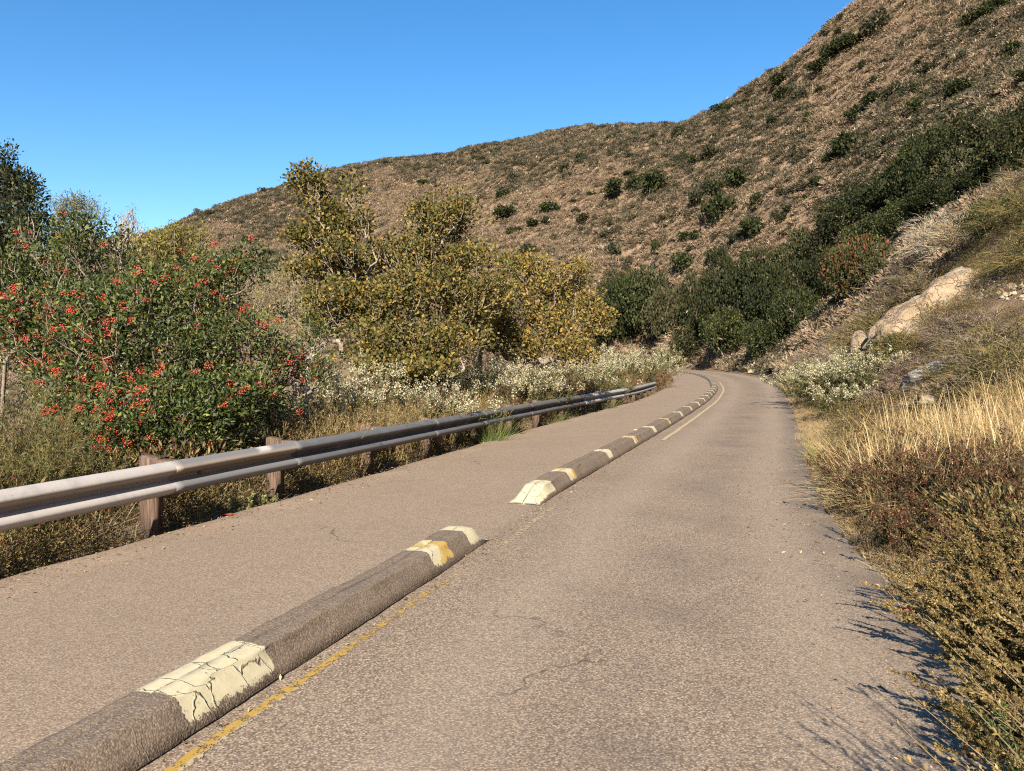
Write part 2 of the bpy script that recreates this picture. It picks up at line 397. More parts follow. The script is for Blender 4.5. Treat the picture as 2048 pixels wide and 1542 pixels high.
def zt(x, y, detail=True):
    x = np.atleast_1d(np.asarray(x, float)); y = np.atleast_1d(np.asarray(y, float)); z = np.empty(len(x))
    for s in range(0, len(x), 20000):
        q = np.stack([x[s:s + 20000], y[s:s + 20000]], 1) / _s
        z[s:s + 20000] = _k(((q[:, None] - _X[None]) ** 2).sum(2)) @ _w[:_n] + _w[_n] + q @ _w[_n + 1:]
    dl = np.full(len(x), 50.0); dr = np.full(len(x), 50.0); nb = (y < 126) & (y > -40) & (x > -40) & (x < 48)
    if nb.any(): dl[nb], dr[nb] = side_dist(x[nb], y[nb])
    d = np.maximum(np.maximum(dl, dr), 0)
    r = np.hypot(x, y)
    if detail:
        far = sstep(d, 1.0, 9.0); f2 = sstep(r, 60, 130)
        z = z + far * (fbm(x, y, 0.07, 3) * (0.5 + 2.2 * f2) + fbm(x, y, 0.45, 3, 5.0) * 0.32)
        # gullies running down the big face
        z = z + f2 * -2.6 * np.maximum(0, 1 - np.abs(fbm(x + 0.3 * y, y * 0.35, 0.035, 3, 9.0)) * 5)
        z = z + sstep(d, 0.3, 1.5) * fbm(x, y, 2.1, 2, 2.0) * 0.07
    w = sstep(d, 0.1, 3.2)
    verge = np.where(dl > dr, -0.22 + 0.14 * sstep(d, 0.22, 0.6) - 0.09 * d, -0.035 + 0.13 * d)
    z = z * w + verge * (1 - w)
    return np.where((dl < 0) & (dr < 0), -0.06, z)
def hit(u, v, y0=6.0, y1=330.0):
    yy = np.geomspace(y0, y1, 420); x = (u - 1024) / F * yy; zz = H - (v - HV) / F * yy
    h = zt(x, yy) - zz; k = np.where(h > 0)[0]
    if len(k) == 0: return None
    j = k[0]
    if j == 0: return x[0], yy[0], float(zt(x[0], yy[0])[0])
    t = h[j - 1] / (h[j - 1] - h[j]); Y = yy[j - 1] + (yy[j] - yy[j - 1]) * t; X = (u - 1024) / F * Y
    return X, Y, float(zt(X, Y)[0])

# terrain sheet: rings around the eye, fine where seen, out past the ridge all the way round
ang = np.concatenate([np.linspace(-46, 46, 430), np.linspace(46, 314, 91)[1:-1]]) * math.pi / 180
rad = np.concatenate([[0.4], np.geomspace(0.8, 560, 300)])
AA, RR = np.meshgrid(ang, rad); gx = (np.sin(AA) * RR).ravel(); gy = (np.cos(AA) * RR).ravel()
gz = zt(gx, gy); na, nr = len(ang), len(rad)
i = np.arange(nr - 1)[:, None] * na; j = np.arange(na)[None]
Q = np.stack([i + j, i + (j + 1) % na, i + na + (j + 1) % na, i + na + j], -1).reshape(-1, 4)
g = Geo(); g.add(np.stack([gx, gy, gz], 1), Q=Q); 
gc = len(gx); g.add([[0, 0, -0.06]], T=[[0, 0, 0]] if False else None)
g.T.append(np.stack([np.full(na, gc), (np.arange(na) + 1) % na, np.arange(na)], 1))
tag(g.build("hillside_terrain", M_ground, smooth=True), kind='structure')

# ------------------------------------------------------------------ road sheet
def set_uv(me, U):
    uv = me.uv_layers.new(name="UVMap"); li = np.empty(len(me.loops), np.int32); me.loops.foreach_get("vertex_index", li)
    uv.data.foreach_set("uv", U[li].astype(np.float32).ravel())
def grid_quads(a, b):
    i = np.arange(a - 1)[:, None] * b; j = np.arange(b - 1)[None]
    return np.stack([i + j, i + j + 1, i + b + j + 1, i + b + j], -1).reshape(-1, 4)
eL = PL + nrm(PL - PK) * (0.05 * fbm(arclen(PL) * 1.0, arclen(PL) * 0, 1.7, 3))[:, None]
eR = PR + nrm(PR - PK) * (0.10 * fbm(arclen(PR) * 1.0, arclen(PR) * 0 + 9, 1.3, 3))[:, None]
sa = arclen(PK); cols = []
UU = []
across = np.concatenate([np.linspace(0, 1, 7), np.linspace(1, 2, 7)[1:]])
for a in across:
    p = eL + (PK - eL) * min(a, 1) if a <= 1 else PK + (eR - PK) * (a - 1)
    cols.append(p); UU.append(np.stack([np.full(len(p), a), sa], 1))
Vr = np.stack(cols, 1); zz = np.zeros(Vr.shape[:2] + (1,))
top = np.concatenate([Vr, zz], 2).reshape(-1, 3); ns, nc = Vr.shape[:2]
g = Geo(); g.add(top, Q=grid_quads(ns, nc)[:, ::-1][:, :])
U = np.stack(UU, 1).reshape(-1, 2)
for side, base in ((0, eL), (nc - 1, eR)):           # broken asphalt edge, a real thickness
    a = np.arange(ns) * nc + side; low = np.concatenate([base + nrm(base - PK) * 0.03, np.full((ns, 1), -0.26)], 1)
    n0 = g.n; g.add(low); b = n0 + np.arange(ns)
    q = np.stack([a[:-1], a[1:], b[1:], b[:-1]], 1); g.Q.append(q if side == 0 else q[:, ::-1])
    U = np.vstack([U, np.stack([np.full(ns, 0.02 if side == 0 else 1.9), sa], 1)])
road = g.build("road", M_asphalt); set_uv(road.data, U); tag(road, kind='structure')

def resample(p, step):
    s = arclen(p); t = np.arange(0, s[-1], step); return np.stack([np.interp(t, s, p[:, 0]), np.interp(t, s, p[:, 1])], 1), t
def station_of(u, v):
    q = G(u, v); return int(((KP - q) ** 2).sum(1).argmin())
KP, KS = resample(PK, 0.04)
KT = tangents(KP); KN = np.stack([KT[:, 1], -KT[:, 0]], 1)

# yellow edge line beside the kerb, worn to patches
def line(name, i0, i1, off, wid, keep, yel):
    st = 3 if i1 - i0 > 400 else 2
    idx = np.arange(i0, i1, st); g = Geo(); V = []; C = []
    for a in np.linspace(-0.5, 0.5, 5):
        p = KP[idx] + KN[idx] * (off + a * wid + 0.012 * fbm(KS[idx], KS[idx] * 0, 2.0, 2)[:, None])
        V.append(np.concatenate([p, np.full((len(p), 1), 0.004)], 1))
        edge = -0.25 if abs(a) > 0.4 else 0.0
        C.append(np.stack([keep(KS[idx] - KS[i0], a) + edge, yel(KS[idx] - KS[i0], a), np.full(len(p), a + 0.5)], 1))
    V = np.stack(V, 1).reshape(-1, 3); C = np.stack(C, 1).reshape(-1, 3)
    g.add(V, Q=grid_quads(len(idx), 5)[:, ::-1], C=C); return tag(g.build(name, M_line), kind='structure')
s1 = station_of(985, 1078); s2 = station_of(1092, 1012)
s0 = int(np.argmin(abs(KP[:, 1] + 6)))
line("road_marking", s0, station_of(880, 1150), 0.13, 0.13, lambda s, a: np.where(s < 9.5, 0.53, 0.53 - 0.026 * (s - 9.5)) - ((0.03 if a < 0.2 else 0.08) + 0.35 * sstep(s, 10.2, 12.0) if a > 0.1 else 0), lambda s, a: np.full_like(s, 0.58 if a < 0.1 else 0.16))
line("road_marking", station_of(962, 1094), station_of(1100, 1010), 0.17, 0.12, lambda s, a: np.full_like(s, 0.47), lambda s, a: np.full_like(s, 0.30))
line("road_marking", station_of(1290, 879), station_of(1440, 764), 0.28, 0.11, lambda s, a: np.full_like(s, 0.60), lambda s, a: np.full_like(s, 0.18))

# ------------------------------------------------------------------ asphalt kerbs with painted blocks
def kerb(i0, i1, bands, label, ramp0, ramp1, yellow=()):
    idx = np.arange(i0, i1); n = len(idx); s = KS[idx] - KS[i0]
    prof = [(-0.03, -0.04), (-0.012, -0.002), (0.004, 0.010), (-0.035, 0.068), (-0.078, 0.135), (-0.088, 0.149), (-0.100, 0.156), (-0.16, 0.160), (-0.195, 0.160), (-0.203, 0.150), (-0.211, 0.159), (-0.28, 0.156), (-0.305, 0.146), (-0.36, 0.05), (-0.39, -0.04)]
    m = len(prof); V = np.zeros((n, m, 3)); C = np.zeros((n, m, 3))
    env = np.clip(np.minimum(0.02 + s / ramp0, 0.02 + (s[-1] - s) / ramp1), 0, 1) ** 0.85
    paint = np.zeros(n); yl = np.zeros(n)
    for a, b in bands: paint = np.maximum(paint, np.minimum(sstep(s, a - 0.03, a + 0.03), 1 - sstep(s, b - 0.03, b + 0.03)))
    for a, b in yellow: yl = np.maximum(yl, ((s > a) & (s < b)).astype(float))
    for k, (o, z) in enumerate(prof):
        jit = 0.014 * fbm(s * 1.0, np.full(n, k * 0.8), 2.3, 3, 1.0) + 0.005 * fbm(s, np.full(n, k * 3.0), 14, 2)
        p = KP[idx] + KN[idx] * (o + jit)[:, None]
        V[:, k, :2] = p; V[:, k, 2] = z * env + ((0.010 * fbm(s, np.full(n, 1.0 + (k > 5)), 1.7, 3) + 0.005 * fbm(s, np.full(n, k * 2.0), 12, 2)) * np.minimum(env * 3, 1) if 1 < k < m - 1 else 0)
        C[:, k, 0] = paint; C[:, k, 1] = 0.95 if k <= 2 else (0.16 if k == 3 else (0.13 if k <= 6 else 0.10 + 0.75 * (k == 9))); C[:, k, 2] = yl
    g = Geo(); g.add(V.reshape(-1, 3), Q=grid_quads(n, m), C=C.reshape(-1, 3))
    for e, fl in ((0, 1), (n - 1, -1)):
        b0 = e * m; g.T.append(np.array([[b0, b0 + k, b0 + k + 1][::fl] for k in range(1, m - 1)]))
    o = g.build("kerb", M_kerb, smooth=False)
    set_uv(o.data, np.stack([np.repeat(s, m), np.tile(np.linspace(0, 1, m), n)], 1))
    return tag(o, label, "kerb", "asphalt kerbs between the two lanes")
def st(u, v): return KS[station_of(u, v)]
k0 = KS[s0]
kerb(s0, s1, [(st(360, 1478) - k0, st(545, 1346) - k0), (st(850, 1150) - k0, st(897, 1121) - k0), (st(928, 1103) - k0, KS[s1] - k0 + 1)],
     "near asphalt kerb with long cracked cream painted block, ending at the gap in the road", 0.3, 0.22,
     yellow=[(st(850, 1150) - k0 + 0.12, st(897, 1121) - k0 + 0.05)])
k0b = KS[s2]; bb = [(-1, 0.75)]
marks = [(1148, 966), (1218, 922), (1268, 891), (1303, 869), (1335, 851), (1360, 836), (1381, 824), (1398, 814)]
for u, v in marks: c = st(u, v) - k0b; bb.append((c - 0.17, c + 0.2))
c = bb[-1][0] + 0.17
while c < 95: c += 2.3; bb.append((c - 0.19, c + 0.22))
kerb(s2, len(KP) - 300, bb, "long curving asphalt kerb with evenly spaced cream stripes running to the bend", 0.45, 0.3, yellow=[(a + .15, b + .1) for a, b in bb[1:6:2]])
for (u, v), lb in (((1168, 917), "small yellow lane marker beside the kerb, the nearer of two"), ((1272, 860), "small yellow lane marker beside the kerb, the farther of two")):
    q = G(u, v); j = int(((KP - q) ** 2).sum(1).argmin()); th = math.atan2(KT[j][1], KT[j][0])
    g = Geo(); a, b, h = 0.055, 0.05, 0.018
    g.add([[-a, -b, 0], [a, -b, 0], [a, b, 0], [-a, b, 0], [-a * .7, -b * .6, h], [a * .7, -b * .6, h], [a * .7, b * .6, h], [-a * .7, b * .6, h]],
          Q=[[0, 1, 5, 4], [1, 2, 6, 5], [2, 3, 7, 6], [3, 0, 4, 7], [4, 5, 6, 7]])
    o = g.build("lane_marker", M_marker); o.location = (q[0], q[1], 0.001); o.rotation_euler[2] = th; tag(o, lb, "road marker", "yellow markers beside the kerb")

# ------------------------------------------------------------------ guardrail
RP = offset(PL, -0.20)
rs = arclen(RP); i_end = int(np.argmin(abs(RP[:, 1] - 36.0))); i_beg = int(np.argmin(abs(RP[:, 1] + 3.0)))
rt = np.arange(rs[i_beg], rs[i_end], 0.1); RQ = np.stack([np.interp(rt, rs, RP[:, 0]), np.interp(rt, rs, RP[:, 1])], 1); RT = tangents(RQ); RN = np.stack([RT[:, 1], -RT[:, 0]], 1)
def railtop(y): return np.interp(y, [0, 6, 10, 17, 30, 40], [0.625, 0.625, 0.605, 0.57, 0.50, 0.46])
gr = empty("guardrail", (RQ[len(RQ) // 3][0], RQ[len(RQ) // 3][1], 0)); tag(gr, "long steel W-beam guardrail on wooden posts along the left edge of the road", "guardrail")
def to_local(g, o):
    L = np.array(o.location[:])
    for q in g.V: q -= L
# W section: (out towards the road, down from the top)
W0 = [(-0.012, 0.012), (0.0, 0.0), (0.02, -0.003), (0.066, 0.026), (0.096, 0.058), (0.098, 0.082), (0.066, 0.108), (0.010, 0.138), (0.0, 0.155), (0.010, 0.172), (0.066, 0.202), (0.098, 0.228), (0.096, 0.252), (0.066, 0.284), (0.02, 0.308), (0.0, 0.304), (-0.012, 0.294)]
u_of = lambda i: 1024 + F * RQ[i, 0] / RQ[i, 1] if RQ[i, 1] > 0.5 else -9999
us = np.array([u_of(i) for i in range(len(RQ))])
joints = [0] + [int(np.argmin(abs(us - u))) for u in (-250, 355, 597, 868, 965, 1058, 1165, 1240)] + [len(RQ) - 1]
joints = sorted(set(joints))
rc = [(0.42, 0.385, 0.355), (0.47, 0.43, 0.395), (0.19, 0.188, 0.19), (0.125, 0.125, 0.128), (0.11, 0.11, 0.112), (0.11, 0.11, 0.112), (0.10, 0.10, 0.102), (0.36, 0.355, 0.345), (0.28, 0.275, 0.265)]
for k in range(len(joints) - 1):
    a, b = joints[k], joints[k + 1]; idx = np.arange(max(a - 2, 0), b + 1); n = len(idx); m = len(W0)
    V = np.zeros((n, m, 2, 3)); C = np.zeros((n, m, 2, 3)); col = np.array(rc[min(k, len(rc) - 1)])
    tt = np.interp(RQ[idx, 1], RQ[:, 1], railtop(RQ[:, 1]))
    lift = 0.006 * (1 - sstep(np.arange(n), 3, 32))        # the lapped end stands proud of the panel before
    for q, (o, d) in enumerate(W0):
        for w in (0, 1):
            oo = 0.06 + o * 1.0 + lift - w * 0.0045 + 0.003 * fbm(rt[idx], np.full(n, 1.0 * k), 1.5, 2)
            V[:, q, w, :2] = RQ[idx] + RN[idx] * oo[:, None]; V[:, q, w, 2] = tt - d + 0.004 * fbm(rt[idx], np.full(n, 5.0), 0.6, 2)
            c = np.tile(col, (n, 1))
            if k == 2:                                    # a white repair patch on the grey panel
                uu = us[idx]; c = np.where(((uu > 503) & (uu < 522) & (q < 6))[:, None], np.array([[0.52, 0.50, 0.48]]), c)
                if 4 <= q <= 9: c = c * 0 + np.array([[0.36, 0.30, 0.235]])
            if 5 <= q <= 9: c = c * np.array([[0.60, 0.55, 0.50]])          # shade in the valley of the W painted in, with brownish road dirt
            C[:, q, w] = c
    g = Geo(); 
    fr = grid_quads(n, m); f0 = V[:, :, 0].reshape(-1, 3); b0 = V[:, :, 1].reshape(-1, 3)
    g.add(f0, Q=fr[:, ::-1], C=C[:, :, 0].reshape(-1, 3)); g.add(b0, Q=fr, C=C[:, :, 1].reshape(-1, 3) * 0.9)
    for e in (0, n - 1):
        a0 = e * m + np.arange(m - 1); g.Q.append(np.stack([a0, a0 + 1, a0 + 1 + n * m, a0 + n * m], 1))
    for e in (0, m - 1):
        a0 = np.arange(n - 1) * m + e; g.Q.append(np.stack([a0, a0 + m, a0 + m + n * m, a0 + n * m], 1))
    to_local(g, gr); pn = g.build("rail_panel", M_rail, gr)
    if 0 < k < 8:                                         # splice bolt in the valley of the W
        c = np.append(RQ[a + 2] + RN[a + 2] * 0.072, railtop(RQ[a + 2, 1]) - 0.155)
        t = np.append(RT[a], 0); nn = np.append(RN[a], 0); up = np.array([0, 0, 1.0]); th = np.arange(8) * math.pi / 4; g = Geo()
        ring = [c + (t * math.cos(x) * 1.5 + up * math.sin(x)) * 0.015 for x in th]
        g.add(np.array(ring + [r + nn * 0.014 for r in ring] + [c + nn * 0.016]), Q=[[q, (q + 1) % 8, 8 + (q + 1) % 8, 8 + q] for q in range(8)], T=[[8 + q, 8 + (q + 1) % 8, 16] for q in range(8)])
        to_local(g, gr); g.build("bolt", M_bolt, pn)
def box_geo(c, ax, ay, az, hx, hy, hz, bev=0.008, top_slope=0.0):
    g = Geo(); V = []
    for z, s in ((-hz, 1), (hz - bev, 1), (hz, 1)):
        ins = bev if z == hz else 0
        for x, y in ((-1, -1), (1, -1), (1, 1), (-1, 1)):
            V.append(c + ax * x * (hx - ins) + ay * y * (hy - ins) + az * (z + (top_slope * x if z > 0 else 0)))
    Qs = []
    for r in (0, 4):
        for q in range(4): Qs.append([r + q, r + (q + 1) % 4, r + 4 + (q + 1) % 4, r + 4 + q])
    Qs += [[8, 9, 10, 11], [3, 2, 1, 0]]
    g.add(np.array(V), Q=Qs); return g
post_u = (-350, 345, 583)
pi = [int(np.argmin(abs(us - u))) for u in post_u]
yy = RQ[pi[-1], 1]
while yy < 33:
    yy += 1.95; pi.append(int(np.argmin(abs(RQ[:, 1] - yy))))
for q in pi:
    c2 = RQ[q] - RN[q] * 0.24; zb = float(zt(c2[0], c2[1])[0]); tz = railtop(RQ[q, 1]) + (0.03 if RQ[q, 1] < 12 else -0.012)
    g = box_geo(np.array([c2[0], c2[1], (zb - 0.15 + tz) / 2]), np.append(RN[q], 0), np.append(RT[q], 0), np.array([0, 0, 1.0]), 0.085, 0.065, (tz - zb + 0.15) / 2, 0.012, -0.012)
    to_local(g, gr); po = g.build("post", M_wood, gr)
    c3 = RQ[q] - RN[q] * 0.052
    g = box_geo(np.array([c3[0], c3[1], tz - 0.20]), np.append(RN[q], 0), np.append(RT[q], 0), np.array([0, 0, 1.0]), 0.088, 0.07, 0.175, 0.01)
    to_local(g, gr); g.build("spacer_block", M_wood, po)
# ------------------------------------------------------------------ plant kit
def rv(n, s=1.0): return nrm(R.normal(size=(n, 3))) * s
def pal(colors, n, jit=0.12, w=None):
    c = np.array(colors)[R.choice(len(colors), n, p=w)]
    return np.clip(c * (1 + R.normal(size=(n, 1)) * jit) * (1 + R.normal(size=(n, 3)) * jit * 0.35), 0.004, 1)
def leaves(g, C, D, L, Wd, col, fold=0.25, up=None):
    """pointed leaves: base C, axis D, length L, width Wd"""
    n = len(C); L = np.broadcast_to(L, (n,))[:, None]; Wd = np.broadcast_to(Wd, (n,))[:, None]
    ref = R.normal(size=(n, 3)) if up is None else up + R.normal(size=(n, 3)) * 0.35
    S_ = nrm(np.cross(D, ref)); U_ = nrm(np.cross(S_, D))
    V = np.stack([C, C + D * L * 0.5 + S_ * Wd * 0.5 + U_ * L * fold * 0.3, C + D * L, C + D * L * 0.5 - S_ * Wd * 0.5 + U_ * L * fold * 0.3], 1)
    g.add(V.reshape(-1, 3), Q=np.arange(4 * n).reshape(n, 4), C=np.repeat(col, 4, 0))
def tubes(g, A, B, ra, rb, col, k=5):
    """frusta A->B"""
    A = np.asarray(A, float); B = np.asarray(B, float); n = len(A)
    if n == 0: return
    D = nrm(B - A); ref = np.where(np.abs(D[:, 2:]) > 0.9, [[1.0, 0, 0]], [[0, 0, 1.0]]); X = nrm(np.cross(D, ref)); Y = np.cross(D, X)
    th = np.arange(k) * 2 * math.pi / k; cs = np.cos(th)[None, :, None]; sn = np.sin(th)[None, :, None]
    r = X[:, None] * cs + Y[:, None] * sn
    ra = np.broadcast_to(ra, (n,))[:, None, None]; rb = np.broadcast_to(rb, (n,))[:, None, None]
    V = np.concatenate([A[:, None] + r * ra, B[:, None] + r * rb], 1)
    o = np.arange(n)[:, None, None] * 2 * k; q = np.arange(k)
    Q = np.stack([q, (q + 1) % k, k + (q + 1) % k, k + q], 1)[None] + o
    c = np.broadcast_to(col, (n, 3)); g.add(V.reshape(-1, 3), Q=Q.reshape(-1, 4), C=np.repeat(c, 2 * k, 0))
def blades(g, B, D, L, w, col, bend=0.5, seg=3, tipc=1.0):
    """grass blades / whippy stems as narrow strips that bow over"""
    n = len(B); L = np.broadcast_to(L, (n,))[:, None]; w = np.broadcast_to(w, (n,))[:, None]
    S_ = nrm(np.cross(D, R.normal(size=(n, 3)))); drop = nrm(D * [1, 1, 0] + R.normal(size=(n, 3)) * [0.3, 0.3, 0])
    Vs = []; Cs = []
    bd = np.broadcast_to(bend, (n,))[:, None]
    for k in range(seg + 1):
        t = k / seg; c = B + D * L * t + (drop * 0.7 - [[0, 0, 0.6]]) * L * bd * t * t
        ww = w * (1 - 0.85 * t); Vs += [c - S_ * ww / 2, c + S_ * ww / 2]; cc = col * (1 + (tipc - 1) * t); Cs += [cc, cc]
    V = np.stack(Vs, 1); m = 2 * (seg + 1); o = np.arange(n)[:, None, None] * m
    Q = np.array([[2 * k, 2 * k + 1, 2 * k + 3, 2 * k + 2] for k in range(seg)])[None] + o
    g.add(V.reshape(-1, 3), Q=Q.reshape(-1, 4), C=np.stack(Cs, 1).reshape(-1, 3))

def skeleton(base, targets, r_tip=0.006, wob=0.12, trunks=1, spread=0.3, expo=0.5, seg=5):
    """wood that reaches every target: nodes, parents and a radius for each"""
    order = np.argsort(np.linalg.norm(targets - base, axis=1)); mx = trunks + len(targets) * seg + 2
    Nn = np.zeros((mx, 3)); back = np.zeros(mx); par = np.full(mx, -1); c = 0
    for t in range(trunks):
        Nn[c] = base; c += 1
    ends = []
    for ti in order:
        T = targets[ti]; A_ = Nn[:c]; d = np.sqrt(((A_ - T) ** 2).sum(1)); bt = math.sqrt(((T - base) ** 2).sum())
        bad = back[:c] >= bt * 0.92 + 1e-6; bad[:trunks] = False
        cost = d * (1 + R.random(c) * 0.12) + 0.25 * back[:c] + bad * 99
        j = int(cost.argmin()); A = Nn[j].copy(); L = d[j]; m = max(2, min(seg, int(L / 0.18) + 1)); prev = j
        side = R.normal(size=3) * wob * L - np.array([0, 0, 0.12 * L])
        for q in range(1, m + 1):
            t = q / m; Nn[c] = A + (T - A) * t + side * math.sin(math.pi * t) * 0.6 + (R.normal(size=3) * wob * 0.18 * L if q < m else 0)
            back[c] = math.sqrt(((Nn[c] - base) ** 2).sum()); par[c] = prev; prev = c; c += 1
        ends.append(prev)
    Nn = Nn[:c]; par = par[:c]; cnt = np.zeros(c); cnt[ends] = 1
    for q in range(c - 1, -1, -1):
        if par[q] >= 0: cnt[par[q]] += cnt[q]
    return Nn, par, r_tip * np.maximum(cnt, 1) ** expo
def wood(g, sk, col, k=5, rmin=0.0):
    Nn, par, r = sk; i = np.where((par >= 0) & (r >= rmin))[0]
    A = Nn[par[i]]; B = Nn[i]; ra = np.minimum(r[par[i]], r[i] * 1.35)
    c = pal([col], len(i), 0.12); tubes(g, A, B + (B - A) * 0.06, ra, r[i], c, k)
def in_blobs(blobs, n, shell=0.45, gap=0.0, sc=1.3):
    """points in a union of ellipsoids (cx,cy,cz,rx,ry,rz), more near the outside, with holes"""
    b = np.array(blobs); vol = b[:, 3] * b[:, 4] * b[:, 5]; w = vol ** 0.75; k = R.choice(len(b), n * 3, p=w / w.sum())
    d = rv(n * 3); r = R.random(n * 3) ** shell
    p = b[k, :3] + d * r[:, None] * b[k, 3:6]
    if gap > 0:
        f = vnoise(p / sc + 31.0); p = p[f > -1 + gap * 2 * 0.5 - 0.0][:n] if (f > -1 + gap).sum() >= n // 2 else p[:n]
    return p[:n]
def leafy(g, tips, n_per, rad, L, wr, col_fn, flat=0.8, out=None, up=0.35):
    n = len(tips) * n_per; T = np.repeat(tips, n_per, 0)
    d = rv(n); C = T + d * (R.random(n) ** 0.5 * rad)[:, None] * [1, 1, flat]
    D = nrm(d + R.normal(size=(n, 3)) * 0.5 + [0, 0, up])
    l = L * R.uniform(0.7, 1.2, n); leaves(g, C, D, l, l * wr, col_fn(C, n))
    return C

GREEN = [(0.045, 0.068, 0.015), (0.068, 0.092, 0.02), (0.03, 0.045, 0.012), (0.11, 0.125, 0.028)]
DARK = [(0.026, 0.035, 0.012), (0.036, 0.046, 0.014), (0.062, 0.068, 0.02), (0.017, 0.023, 0.009)]
YELLOW = [(0.245, 0.18, 0.048), (0.165, 0.14, 0.04), (0.105, 0.10, 0.03), (0.34, 0.215, 0.052), (0.055, 0.062, 0.02), (0.13, 0.085, 0.035)]
STRAW = [(0.40, 0.29, 0.135), (0.31, 0.22, 0.105), (0.48, 0.37, 0.19), (0.20, 0.135, 0.075)]
GREYDRY = [(0.22, 0.17, 0.125), (0.165, 0.122, 0.088), (0.28, 0.225, 0.165), (0.11, 0.08, 0.06)]
OLIVE = [(0.135, 0.115, 0.045), (0.18, 0.145, 0.058), (0.09, 0.085, 0.035), (0.24, 0.185, 0.08)]
RUST = [(0.10, 0.035, 0.022), (0.14, 0.05, 0.03), (0.075, 0.04, 0.025), (0.18, 0.09, 0.05)]

def thing(name, label, cat, loc, group=None, rz=0.0): return tag(empty(name, loc, rz), label, cat, group)
def loc_geo(g, loc):
    for q in g.V: q -= np.asarray(loc, float)
def blob(u, v, y, rx, ry, dep=0.9):
    p = P(u, v, y); k = y / F; return (p[0], p[1], p[2], rx * k, rx * k * dep, ry * k)

def tree(name, label, cat, base, blobs, n_tip, n_leaf, rad, L, wr, colors, lm, bark=M_bark, r_tip=0.006, trunks=1, colw=None, wob=0.12, expo=0.5,
         wcol=(0.3, 0.25, 0.2), shell=0.45, gap=0.5, gsc=0.9, berries=0, bcol=None, group=None, crown='crown', up=0.35, flat=0.8, fruit_low=False, rmin=0.0, bare=0.0):
    base = np.array([base[0], base[1], base[2] if len(base) > 2 else float(zt(base[0], base[1])[0]) - 0.05])
    t = thing(name, label, cat, base, group)
    tips = in_blobs(blobs, n_tip, shell, gap, gsc)
    sk = skeleton(base, tips, r_tip, wob, trunks, expo=expo)
    g = Geo(); wood(g, sk, wcol, 5, rmin); loc_geo(g, base); g.build('trunk' if trunks == 1 else 'stems', bark, t)
    leafed = tips[R.random(len(tips)) >= bare]
    g = Geo(); leafy(g, leafed, n_leaf, rad, L, wr, lambda C, n: pal(colors, n, 0.16, colw), flat=flat, up=up)
    loc_geo(g, base); g.build(crown, lm, t)
    if berries:
        wgt = np.clip(vnoise(leafed * 1.5 + 4) + 0.25, 0.06, 1) ** 1.5; k = R.choice(len(leafed), min(berries, len(leafed)), replace=False, p=wgt / wgt.sum()); c = leafed[k] + rv(len(k)) * rad * 0.75 + (c0 := np.array([0, 0, rad * 0.2]))
        g = Geo(); m = 26; C = np.repeat(c, m, 0) + rv(len(k) * m) * (R.random(len(k) * m) ** 0.5 * 0.06)[:, None] * [1.2, 1.2, 0.8]
        s = 0.0095 * R.uniform(0.8, 1.2, len(C))
        o8 = np.array([[1, 0, 0], [-1, 0, 0], [0, 1, 0], [0, -1, 0], [0, 0, 1], [0, 0, -1.0]])
        V = C[:, None] + o8[None] * s[:, None, None]; F8 = np.array([[0, 2, 4], [2, 1, 4], [1, 3, 4], [3, 0, 4], [2, 0, 5], [1, 2, 5], [3, 1, 5], [0, 3, 5]])
        g.add(V.reshape(-1, 3), T=(F8[None] + np.arange(len(C))[:, None, None] * 6).reshape(-1, 3), C=np.repeat(pal(bcol or [(0.46, 0.045, 0.022), (0.54, 0.09, 0.035), (0.34, 0.03, 0.017)], len(C), 0.15), 6, 0))
        loc_geo(g, base); g.build('berries', M_berry, t)
    return t

